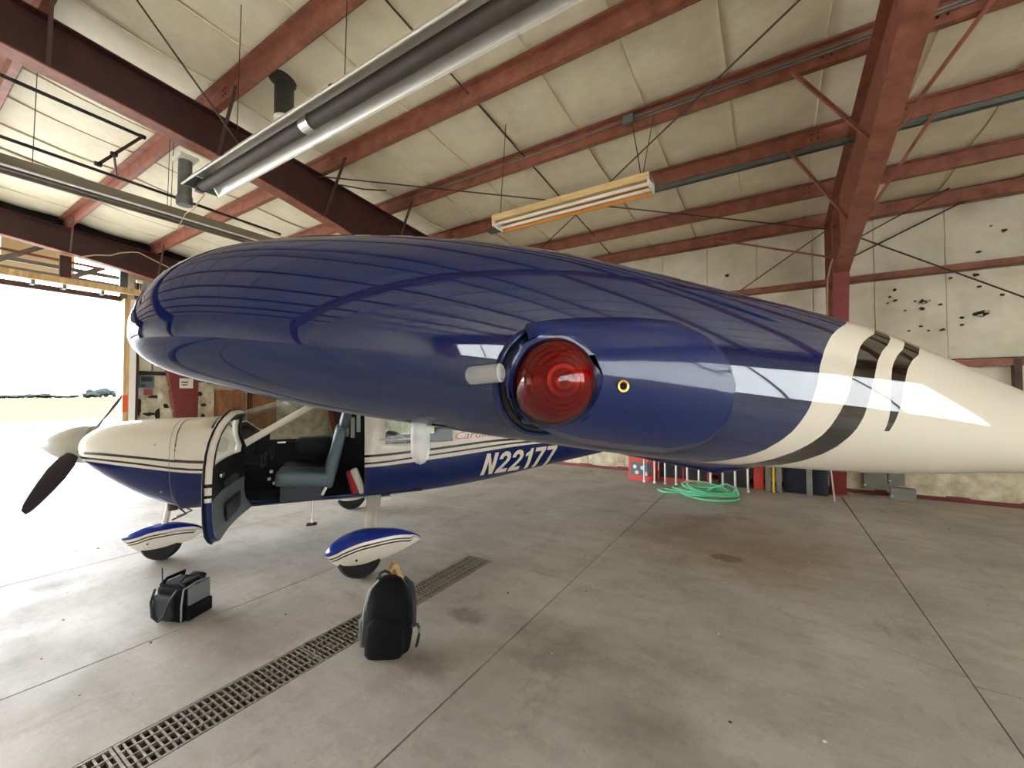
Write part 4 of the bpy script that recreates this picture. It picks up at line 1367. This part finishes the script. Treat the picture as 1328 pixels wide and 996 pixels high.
def cap_sec(ang, depth=.085):
    base = CAMP - NV * RIMD
    out = []
    ca, sa = math.cos(ang), math.sin(ang)
    for s, t_, b_ in TS:
        half = .5 * (t_ - b_)
        zm = b_ + .76 * half
        d_ = depth * math.tanh(1.3 * half / depth) if s > .1 else .9 * depth * math.sqrt(max(0.0, 1 - ((.1 - s) / .348) ** 2))
        # leading edge rounds inboard in plan
        k_ = 1.0
        s2 = s
        p = base + AV * s2 + NV * (d_ * sa)
        out.append((p + Vector((0, 0, zm + (t_ - zm) * ca)), p + Vector((0, 0, zm - (zm - b_) * ca))))
    return out
def wing_mesh(sg):
    R0 = root_sec(0, 1.70, .78, 1.72)
    RT = rim_sec()
    secs = []
    for t in (0, .12, .3, .5, .7, .85, .93, .97):
        secs.append([(a[0].lerp(b_[0], t), a[1].lerp(b_[1], t)) for a, b_ in zip(R0, RT)])
    secs.append(RT)
    for dg_ in (12, 24, 36, 47, 57, 66, 74, 81, 86.5):
        secs.append(cap_sec(math.radians(dg_)))
    rings = []
    for s in secs:
        r = [p for p, _ in s] + [q for _, q in s[:0:-1]]
        rings.append([Vector((p.x, p.y * sg, p.z)) for p in r])
    n_ = len(rings[0])
    b = MB()
    b.loft(rings, caps=False)
    # close the tip between upper and lower rows
    o_ = (len(rings) - 1) * n_
    fs = []
    for k in range(NS):
        a, c = o_ + k, o_ + k + 1
        d_ = o_ + (n_ - k) % n_
        e_ = o_ + (n_ - k - 1) % n_
        f = [a, c, e_, d_]
        f = list(dict.fromkeys(f))
        if len(f) > 2:
            fs.append(tuple(f))
    b.f += fs
    b.m += [0] * len(fs)
    return b
def wing_material():
    m = bpy.data.materials.new('wing_swoosh_paint')
    m.use_nodes = True
    nt = m.node_tree
    Nn, Ll = nt.nodes, nt.links
    b = Nn['Principled BSDF']
    b.inputs['Roughness'].default_value = .35
    b.inputs['Specular IOR Level'].default_value = .0
    b.inputs['Coat Weight'].default_value = 1.0
    b.inputs['Coat IOR'].default_value = 1.8
    b.inputs['Coat Roughness'].default_value = .008
    tc = Nn.new('ShaderNodeTexCoord')
    sp = Nn.new('ShaderNodeSeparateXYZ')
    Ll.new(tc.outputs['Object'], sp.inputs[0])
    def mth(op, a, c=None):
        x = Nn.new('ShaderNodeMath')
        x.operation = op
        for i, v in enumerate((a, c)):
            if v is None:
                continue
            if isinstance(v, (int, float)):
                x.inputs[i].default_value = v
            else:
                Ll.new(v, x.inputs[i])
        return x.outputs[0]
    ay = mth('ABSOLUTE', sp.outputs['Y'])
    s = mth('ADD', mth('MULTIPLY', mth('SUBTRACT', sp.outputs['X'], CAMP.x), AV.x), mth('MULTIPLY', mth('SUBTRACT', ay, CAMP.y), AV.y))
    zz = mth('DIVIDE', mth('SUBTRACT', sp.outputs['Z'], 1.55), .32)
    def curve(pts):
        fc = Nn.new('ShaderNodeFloatCurve')
        cm = fc.mapping
        c = cm.curves[0]
        pp = sorted(((z_ - 1.55) / .32, s_ + .1) for s_, z_ in pts)
        c.points[0].location = pp[0]
        c.points[1].location = pp[-1]
        for q in pp[1:-1]:
            c.points.new(*q)
        cm.extend = 'HORIZONTAL'
        cm.update()
        Ll.new(zz, fc.inputs['Value'])
        return mth('SUBTRACT', fc.outputs[0], .1)
    cur = [curve(p) for p in STRIPES]
    ge = [mth('GREATER_THAN', s, c) for c in cur]
    blk1 = mth('MULTIPLY', ge[1], mth('SUBTRACT', 1.0, ge[2]))
    blk2 = mth('MULTIPLY', mth('MULTIPLY', ge[3], mth('SUBTRACT', 1.0, ge[4])), mth('GREATER_THAN', sp.outputs['Z'], STRIPE_END))
    blk = mth('MAXIMUM', blk1, blk2)
    inb = mth('LESS_THAN', ay, 3.7)
    wht = mth('MAXIMUM', ge[0], inb)
    def mix(f, a, c):
        x = Nn.new('ShaderNodeMix')
        x.data_type = 'RGBA'
        Ll.new(f, x.inputs[0])
        for i, v in ((6, a), (7, c)):
            if isinstance(v, tuple):
                x.inputs[i].default_value = (*lin(v), 1)
            else:
                Ll.new(v, x.inputs[i])
        return x.outputs[2]
    c = mix(wht, (5, 29, 78), (226, 219, 204))
    c = mix(mth('MULTIPLY', blk, mth('SUBTRACT', 1.0, inb)), c, (20, 18, 17))
    Ll.new(c, b.inputs['Base Color'])
    return m
STRIPES = [
    [(.52, 1.87), (.47, 1.80), (.4219, 1.7753), (.3919, 1.7644), (.3745, 1.7553), (.3509, 1.7313), (.3397, 1.7072), (.3271, 1.6814), (.3083, 1.655), (.2889, 1.641), (.255, 1.631), (.19, 1.622), (.08, 1.61)],
    [(.56, 1.87), (.50, 1.79), (.4496, 1.7645), (.4141, 1.7512), (.3875, 1.7246), (.3753, 1.7023), (.3622, 1.681), (.3471, 1.6582), (.3224, 1.6386), (.3085, 1.6316), (.275, 1.622), (.2, 1.61)],
    [(.58, 1.87), (.52, 1.79), (.4588, 1.755), (.4271, 1.7381), (.4063, 1.7124), (.3967, 1.693), (.3894, 1.6767), (.3797, 1.6592), (.3613, 1.6399), (.3386, 1.6277), (.30, 1.616), (.24, 1.60)],
    [(.60, 1.87), (.54, 1.78), (.4763, 1.7498), (.4434, 1.733), (.4263, 1.7074), (.422, 1.6877), (.4174, 1.6678), (.412, 1.64)],
    [(.62, 1.87), (.56, 1.78), (.4901, 1.7417), (.465, 1.7312), (.4443, 1.71), (.4337, 1.6876), (.422, 1.6639), (.413, 1.64)]]
STRIPE_END = 1.665
M['wing'] = wing_material()
wmb = wing_mesh(1)
wing = wmb.build('wing', M['wing'], plane, smooth=0.9)
wing_mesh(-1).build('wing', M['wing'], plane, smooth=0.9)
bvh = BVHTree.FromObject(wing, bpy.context.evaluated_depsgraph_get()) if False else BVHTree.FromPolygons([Vector(p) for p in wmb.v], wmb.f)
def tip_hit(s, z_):
    o_ = CAMP + AV * s + NV * .05
    o_.z = z_
    hit = bvh.ray_cast(o_, -NV)
    return hit[0] if hit[0] is not None else o_ - NV * .36
# bulged fairing cover behind the lens
LC_S, LC_Z = .0905, 1.7105
def cover():
    out_t = [(.068, 1.7545), (.09, 1.7595), (.1247, 1.7632), (.165, 1.7650), (.203, 1.7635), (.2291, 1.7510), (.2480, 1.7330), (.2535, 1.7080)]
    out_b = [(.082, 1.6735), (.10, 1.6655), (.1239, 1.6575), (.165, 1.6505), (.2087, 1.6455), (.2351, 1.6540), (.2490, 1.6740), (.2535, 1.7075)]
    nu, nw = 30, 18
    V_, F_ = [], []
    for i in range(nu + 1):
        t = i / nu
        for j in range(nw + 1):
            w = j / nw
            # row edges follow the outline: left edge is the lens cut-out, right edge the rounded end
            def at(L, q):
                q = q * (len(L) - 1)
                a = min(int(q), len(L) - 2)
                f_ = q - a
                return Vector((L[a][0] + (L[a + 1][0] - L[a][0]) * f_, L[a][1] + (L[a + 1][1] - L[a][1]) * f_))
            A_, B_ = at(out_b, t), at(out_t, t)
            p = A_.lerp(B_, w)
            V_.append(p)
    res = []
    for p in V_:
        q = p - Vector((LC_S, LC_Z))
        r_ = q.length
        if r_ < .0375 and r_ > 1e-6:
            p = Vector((LC_S, LC_Z)) + q * (.0375 / r_)
        s_, z_ = p
        k_ = max(0, (s_ - .085) / .17)
        e_ = max(0.0, 1 - ((z_ - 1.707) / .056) ** 2)
        off = .0025 + .016 * max(0, 1 - k_) ** 1.4 * e_ ** .6
        h_ = tip_hit(s_, z_)
        res.append(h_ + NV * off)
    n_ = nw + 1
    for i in range(nu):
        for j in range(nw):
            F_.append((i * n_ + j, i * n_ + j + 1, (i + 1) * n_ + j + 1, (i + 1) * n_ + j))
    b = MB()
    b.add(res, F_)
    return b
cv = cover().build('light_fairing', M['blue'], wing, smooth=0.9, label='navy bulged fairing behind the red lens')
md = cv.modifiers.new('edge', 'SOLIDIFY')
md.thickness = .004
# red navigation lens: glass dome, ribbed inner lens, dark recess
lc = CAMP + AV * LC_S - NV * .3125
lc.z = LC_Z
lens = MB().revolve([(.0345 * math.sin(a), .0345 * math.cos(a)) for a in [PI * k / 28 for k in range(29)]], lc, NV, 48, caps=False).build('navigation_lens', M['red_lens'], wing, smooth=True, label='round red glass navigation lens')
rib = []
for k in range(24):
    a = .04 + k * .088
    rr_ = .0318 - (.0009 if k % 2 else 0)
    rib += [(rr_ * math.sin(a), rr_ * math.cos(a))]
MB().revolve(rib, lc - NV * .002, NV, 40, caps=False).build('inner_reflector', M['red_inner'], wing, smooth=0.4)
MB().revolve([(.0365, -.03), (.0365, -.012), (.0348, -.008), (.034, -.012)], lc, NV, 40, caps=False).build('lens_seat', M['seal'], wing, smooth=0.6)
# crescent lip of the recess left of the lens
b = MB()
arc, arc2 = [], []
for k in range(25):
    a = math.radians(72 + 216 * k / 24)
    for lst, rr, of in ((arc, .0425, .0015), (arc2, .0365, -.0005)):
        s_, z_ = LC_S - .001 + rr * math.cos(a), LC_Z + rr * 1.05 * math.sin(a)
        lst.append(tip_hit(s_, z_) + NV * of)
b.tube(arc, [.0012 + .0022 * math.sin(PI * k / 24) for k in range(25)], 8)
b.build('recess_lip', M['blue'], wing, smooth=0.9)
MB().tube(arc2, [.001 + .0035 * math.sin(PI * k / 24) for k in range(25)], 8).build('recess_shadow_gap', M['seal'], wing, smooth=0.9)
# brass countersunk screw
sh = None
for s_, z_ in ((.1455, 1.7068),):
    best = tip_hit(s_, z_)
    k_ = (s_ - .085) / .17
    best = best + NV * (.0025 + .016 * max(0, 1 - k_) ** 1.4 + .0016)
    MB().revolve([(.0048, -.001), (.0048, .0006), (.0032, .0003), (.0028, -.002)], best, NV, 20, caps=False).build('brass_screw', M['brass'], wing, smooth=0.6)
    MB().revolve([(.0031, 0.0002), (.0031, -.001)], best, NV, 4).build('screw_recess', M['hole'], wing)
# clear wands: one left of the lens, one below the tip
p0 = tip_hit(.0265, 1.7150)
p1 = p0 + AV * .021 + NV * .016 + Vector((0, 0, .0015))
wd = MB().revolve([(.0001, -.004), (.0048, -.002), (.0068, .0), (.0070, .003), (.0070, (p1 - p0).length), (.0055, (p1 - p0).length + .0006), (.0045, (p1 - p0).length - .002)], p0 + NV * .003, p1 - p0, 24).build('clear_wand', M['clear'], wing, smooth=0.6, label='clear plastic wand beside the red lens')
q0 = CAMP - NV * (RIMD - .012) - AV * .0133
q0.z = 1.672
b = MB()
b.revolve([(.0001, -.034), (.004, -.0325), (.0072, -.028), (.0085, -.022), (.0085, 0.004)], q0, (0, 0, 1), 20)
b.rbox(q0 + Vector((0, 0, .002)) + AV * .006, (.028, .012, .004), .0015, Matrix.Rotation(math.atan2(AV.y, AV.x), 4, 'Z'))
b.build('clear_wand', M['clear'], wing, smooth=0.6, label='clear plastic wand hanging under the wing tip')

# tail surfaces
def airfoil_panel(name, span0, span1, x0, x1, c0, c1, z0, z1, tk, m, vertical=False):
    rings = []
    for (sp_, xx, ch, zz) in ((span0, x0, c0, z0), (span1, x1, c1, z1), (span1 + (.03 if span1 > span0 else -.03), x1 - .1 * c1, c1 * .6, z1)):
        r = []
        k_ = 12
        tt = tk if sp_ in (span0, span1) else tk * .2
        for i in range(k_ + 1):
            xc = (i / k_) ** 1.6
            r.append((xx - xc * ch, sp_, zz + naca(xc, tt) * ch))
        for i in range(k_ - 1, 0, -1):
            xc = (i / k_) ** 1.6
            r.append((xx - xc * ch, sp_, zz - naca(xc, tt) * ch))
        if vertical:
            r = [(p[0], p[2] - zz, p[1]) for p in r]
        rings.append(r)
    return MB().loft(rings).build(name, m, plane, smooth=0.9)
airfoil_panel('stabilator', .05, 1.78, -3.82, -3.9, .95, .85, .80, .785, .08, [M['blue']])
airfoil_panel('stabilator', -.05, -1.78, -3.82, -3.9, .95, .85, .80, .785, .08, [M['blue']])
airfoil_panel('vertical_fin', 1.1, 2.5, -3.5, -4.35, 1.35, .75, 0, 0, .1, [M['white']], True)
MB().rbox((-3.72, fus_y(-3.72, .92) + .002, .92), (.12, .02, .03), .005).build('antenna_fairing', M['grey_white'], plane)

# ------------------------------------------------------------------ bags and things on the floor
bp = empty('backpack', (-2.19, 1.94, 0), math.radians(35), label='black backpack standing upright on the floor beside the drain grate', cat='backpack')
rings = []
for zz, w, d_, oy in ((0, .12, .08, 0), (.015, .155, .105, 0), (.10, .17, .125, 0), (.22, .168, .12, -.002), (.34, .155, .105, .004), (.43, .13, .085, .01), (.49, .09, .06, .014), (.515, .05, .035, .016), (.52, .01, .01, .016)):
    r = []
    for k in range(24):
        a = 2 * PI * k / 24
        c_, s_ = math.cos(a), math.sin(a)
        r.append((w * math.copysign(abs(c_) ** .7, c_), oy + d_ * math.copysign(abs(s_) ** .7, s_), zz))
    rings.append(r)
MB().loft(rings).build('body', M['nylon'], bp, smooth=0.9)
pk = []
for zz, w, d_ in ((.03, .12, .05), (.06, .135, .062), (.16, .135, .062), (.24, .12, .045), (.27, .09, .02)):
    pk.append([(w * math.copysign(abs(math.cos(a)) ** .6, math.cos(a)), -.095 - d_ * .55 + d_ * math.copysign(abs(math.sin(a)) ** .6, math.sin(a)), zz) for a in [2 * PI * k / 20 for k in range(20)]])
MB().loft(pk).build('front_pocket', M['nylon'], bp, smooth=0.9)
MB().tube([(-.172, -.03, .05), (-.18, -.04, .2), (-.165, -.045, .34), (-.13, -.045, .45), (-.07, -.03, .51)], .008, 6).build('zip_piping', M['zip'], bp, smooth=0.9)
MB().tube([(-.08, .05, .48), (-.09, .07, .515), (-.05, .08, .53), (-.01, .07, .515), (.0, .05, .49)], .011, 8).build('grab_handle', M['strap'], bp, smooth=0.9)
MB().rbox((-.185, .02, .14), (.05, .13, .2), .02).build('side_pocket', M['nylon_grey'], bp, smooth=0.9)
for sx in (-.1, .1):
    MB().tube([(sx, .09, .47), (sx * 1.3, .15, .4), (sx * 1.5, .165, .25), (sx * 1.65, .13, .1)], [.016, .026, .024, .012], 8).build('shoulder_strap', M['strap'], bp, smooth=0.9)
MB().tube([(.165, -.02, .17), (.215, -.03, .19), (.235, -.03, .15), (.215, -.03, .06), (.205, -.02, .03)], .011, 6).build('hip_strap', M['strap'], bp, smooth=0.9)
MB().rbox((.238, -.03, .15), (.02, .025, .04), .006).build('buckle', M['zip'], bp)

fb = empty('flight_bag', (-3.90, 1.40, 0), math.radians(112), label='black and grey flight bag with open top on the floor under the nose', cat='bag')
MB().rbox((0, 0, .14), (.27, .28, .28), .035, taper=.03).build('body', M['nylon'], fb, smooth=0.9)
MB().rbox((.02, -.146, .195), (.21, .03, .15), .012).build('front_flap', M['nylon_grey'], fb, label='grey front flap', smooth=0.9)
MB().rbox((.02, -.148, .06), (.24, .05, .11), .015).build('front_pocket', M['nylon'], fb, smooth=0.9)
MB().rbox((-.15, .03, .13), (.05, .18, .19), .018).build('end_pocket', M['strap'], fb, smooth=0.9)
MB().rbox((.15, .02, .12), (.05, .2, .18), .018).build('end_pocket', M['nylon'], fb, smooth=0.9)
MB().rbox((0, .02, .285), (.2, .2, .02), .008).build('open_top', M['hole'], fb)
MB().tube([(-.09, -.12, .28), (-.10, -.07, .315), (-.02, -.04, .33), (.07, -.07, .315), (.08, -.12, .28)], .011, 8).build('carry_handle', M['strap'], fb, smooth=0.9)
MB().tube([(-.10, .12, .28), (-.08, .08, .33), (.0, .04, .345), (.08, .08, .33), (.10, .12, .28)], .014, 8).build('carry_handle', M['nylon'], fb, smooth=0.9)
MB().tube([(-.14, -.10, .27), (-.185, -.07, .2), (-.19, -.02, .08), (-.17, .06, .02), (-.18, .11, .06), (-.185, .12, .18), (-.15, .12, .27)], .011, 6).build('shoulder_strap', M['strap'], fb, smooth=0.9)
MB().tube([(-.135, -.135, .02), (-.14, -.14, .14), (-.12, -.14, .27), (.0, -.145, .287), (.12, -.135, .275)], .007, 6).build('zip_piping', M['zip'], fb, smooth=0.9)
MB().tube([(-.11, .09, .27), (-.10, .11, .42)], .005, 6).build('radio_antenna', M['dark_box'], fb)
MB().rbox((.14, .0, .27), (.09, .12, .07), .025, Matrix.Rotation(.5, 4, 'Y')).build('cloth_roll', M['navy_box'], fb, smooth=0.9)
for (xx, yv, zz) in ((-.06, -.165, .275), (.02, -.168, .278), (.10, -.165, .272)):
    MB().rbox((xx, yv, zz), (.02, .012, .02), .004).build('clip', M['metal'], fb)

ck = empty('wheel_chock', (-3.02, 2.73, 0), math.radians(55), label='pale wooden wheel chock on the floor behind the left main wheel', cat='chock')
MB().prism([(-.08, 0), (.08, 0), (.03, .13), (-.01, .13)], 'y', -.05, .05).build('wedge', M['post_wood'], ck)
MB().prism([(-.03, .03), (.03, .03), (.01, .09), (-.01, .09)], 'y', -.052, -.05).build('inner_face', M['plywood'], ck)

# green hose: loose coil
b = MB()
hr = random.Random(3)
pts = []
for k in range(6 * 26):
    a_ = 2 * PI * k / 26
    lp = k / 26
    r1 = .40 + .09 * math.sin(lp * 2.1 + .4)
    r2 = .32 + .10 * math.sin(lp * 1.7 + 1.0)
    pts.append((-.90 + .07 * math.sin(lp * 3.1) + r1 * math.cos(a_), 7.62 + .05 * math.cos(lp * 2.3) + r2 * math.sin(a_), .02 + .022 * lp * (1 + .35 * math.sin(a_ + lp))))
pts2 = [(-.95, 7.35, .06), (-1.2, 7.5, .04), (-1.4, 7.65, .025), (-1.62, 7.72, .02), (-1.72, 7.62, .02), (-1.6, 7.5, .02), (-1.4, 7.52, .02), (-1.22, 7.6, .03)]
loopup = [(-.95, 7.5, .08), (-.8, 7.45, .2), (-.62, 7.45, .27), (-.48, 7.5, .2), (-.46, 7.55, .1)]
b.tube(pts, .016, 7).tube(pts2, .016, 7).tube(loopup, .016, 7)
b.build('garden_hose', M['hose'], smooth=0.9, label='mint green hose coiled on the floor in front of the bar rack', cat='hose')

# row of pale bars standing in front of the chests
ld = empty('bar_rack', (-1.25, 8.25, 0), math.radians(2), label='rack of pale upright metal bars in front of the tool chests', cat='rack')
MB().box((-.95, -.02, .60), (1.0, .02, .65)).build('rail', M['alu'], ld)
for k in range(10):
    xx = -.86 + k * .195
    MB().tube([(xx, 0, 0), (xx, 0, .62)], .019, 8).build('bar', M['alu'], ld, smooth=0.6)
    MB().revolve([(.026, 0), (.026, .03), (.02, .035)], (xx, 0, 0), n=10).build('foot', M['white_enamel'], ld)

tb = empty('tool_chest', (-2.2, 8.5, 0), math.radians(-4), label='red tool chest with slate panel and white knobs left of the bar rack', cat='tool chest')
MB().rbox((0, 0, .27), (.48, .35, .54), .012).build('body', M['red_box'], tb)
MB().box((-.19, -.19, .1), (.21, -.176, .36)).build('drawer_front', M['slate'], tb)
for xx, zz in ((-.1, .27), (.05, .26), (-.06, .16), (.12, .15)):
    MB().revolve([(.04, 0), (.035, .02), (.01, .025)], (xx, -.19, zz), (0, -1, 0), 12).build('knob', M['white_enamel'], tb)
tb2 = empty('tool_chest', (-1.45, 8.72, 0), label='red and black tool chest behind the pale upright bars', cat='tool chest')
MB().rbox((0, 0, .3), (.9, .4, .6), .012).build('body', M['red_box'], tb2)
for k, (xa, xb) in enumerate(((-.42, -.02), (.02, .42))):
    MB().box((xa, -.215, .08), (xb, -.2, .5)).build('drawer_front', M['dark_box'], tb2)
for xa, xb, h_, m_, lb in ((-.85, -.35, .7, 'dark_box', 'tall black bin standing behind the right end of the bar rack'),
                           (-.28, -.12, .8, 'red_box', 'narrow red cabinet between black bin and grey post'),
                           (.18, .5, .75, 'navy_box', 'navy crate between two grey posts by the wall'),
                           (.58, .79, .72, 'navy_box', 'navy crate beside the foot of the red column')):
    e = empty('storage_bin', ((xa + xb) / 2, 8.85, 0), label=lb, cat='bin')
    w_ = (xb - xa) / 2
    MB().rbox((0, 0, h_ / 2), (2 * w_, .4, h_), .012).build('body', M[m_], e)
    MB().rbox((0, 0, h_ + .015), (2 * w_ + .02, .42, .03), .008).build('lid', M['dark_box'], e)
for k, (xx, lb) in enumerate(((-.06, 'short grey steel post beside the narrow red cabinet'), (.5 + .03, 'short grey steel post between the navy crates'), (.1, 'short grey steel post left of the navy crates'))):
    MB().box((xx - .04, 8.52, 0), (xx + .04, 8.60, .75)).build('steel_post', M['grey_paint'], label=lb, cat='post')
MB().tube([(.02, 8.5, .0), (.03, 8.6, .75)], .02, 8).build('broom_handle', M['yellow'], label='yellow handle leaning among the stored bins', cat='handle')
MB().tube([(.84, 8.3, 0.0), (.80, 8.55, .7)], .012, 8).build('steel_rod', M['alu'], label='thin bright rod leaning beside the red column foot', cat='rod')
for (xa, xb, z0, z1, y_, lb) in ((1.32, 1.62, .1, .42, 9.18, 'grey outlet box mounted low on the wall right of the red column'), (1.62, 1.92, .0, .2, 8.95, 'small grey metal box on the floor right of the red column'), (1.64, 1.84, .2, .5, 9.2, 'narrow grey metal box on the wall above the floor box')):
    e = MB().rbox(((xa + xb) / 2, y_, (z0 + z1) / 2), (xb - xa, .1, z1 - z0), .006).build('outlet_box', M['grey_paint'], label=lb, cat='box')
    MB().revolve([(.02, 0), (.018, .01), (.004, .014)], (xa + .01, y_ - .05, z0 + .06), (0, -1, 0), 10).build('bolt', M['metal'], e)

bp.scale = (.9, .9, .93)
fb.scale = (.86, .86, .92)
# concrete chips and grit on the floor
b = MB()
for k in range(230):
    if k < 150:
        px, py = random.uniform(-11, -1.6), random.uniform(-.5, 6.5)
    else:
        px, py = random.uniform(-2, 3.5), random.uniform(1.2, 8)
    if DX0 - .03 < px < DX1 + .03:
        continue
    r_ = random.uniform(.004, .013) * (1.3 if px < -5 else 1)
    vs = [(px + r_ * random.uniform(.6, 1.3) * math.cos(a), py + r_ * random.uniform(.6, 1.3) * math.sin(a), .0005) for a in (0, 1.5, 3.1, 4.6)]
    vs.append((px, py, r_ * random.uniform(.4, .9)))
    b.add(vs, [(0, 1, 4), (1, 2, 4), (2, 3, 4), (3, 0, 4)], 0 if random.random() < .55 else 1)
b.build('grit', [M['chip'], M['torn']], kind='stuff', label='pale concrete chips and grit scattered on the hangar floor', cat='grit')

# ------------------------------------------------------------------ far trees
def tree(ang, dist, w, h, seed, lab):
    rnd = random.Random(seed)
    a = math.radians(ang)
    base = Vector((math.cos(a) * dist, math.sin(a) * dist, -.45))
    e = empty('distant_tree', base, label=lab, cat='tree', group='trees along the horizon')
    b_ = MB()
    for k in range(6):
        bm = bmesh.new()
        bmesh.ops.create_icosphere(bm, subdivisions=2, radius=1)
        ox, oy, oz = rnd.uniform(-.5, .5) * w, rnd.uniform(-.5, .5) * w, h * rnd.uniform(.4, .72)
        for v in bm.verts:
            q = 1 + rnd.uniform(-.18, .18)
            v.co = Vector((v.co.x * w * .36 * q + ox, v.co.y * w * .36 * q + oy, v.co.z * h * .3 * q + oz))
        bm.verts.index_update()
        b_.add([v.co for v in bm.verts], [tuple(v.index for v in f.verts) for f in bm.faces])
        bm.free()
    b_.build('crown', M['tree'], e)
    MB().tube([(0, 0, 0), (0, 0, h * .5)], .35, 8).build('trunk', M['bark'], e)
# bearings of the trees seen through the doorway
NTH = ['first', 'second', 'third', 'fourth', 'fifth', 'sixth', 'seventh', 'eighth', 'ninth']
for i_, (ang, w_, h_) in enumerate(zip([172.88, 171.84, 171.02, 170.18, 169.11, 167.79, 167.32, 166.84, 166.35], (11, 10, 11, 10, 10, 9, 8, 8, 8), (3.6, 3.6, 5.5, 3.6, 3.6, 5.5, 9, 9.5, 9))):
    tree(ang, (560, 575, 560, 575, 560, 540, 600, 545, 605)[i_], w_, h_, 100 + i_, '%s hazy tree from the left on the horizon beyond the field' % NTH[i_])
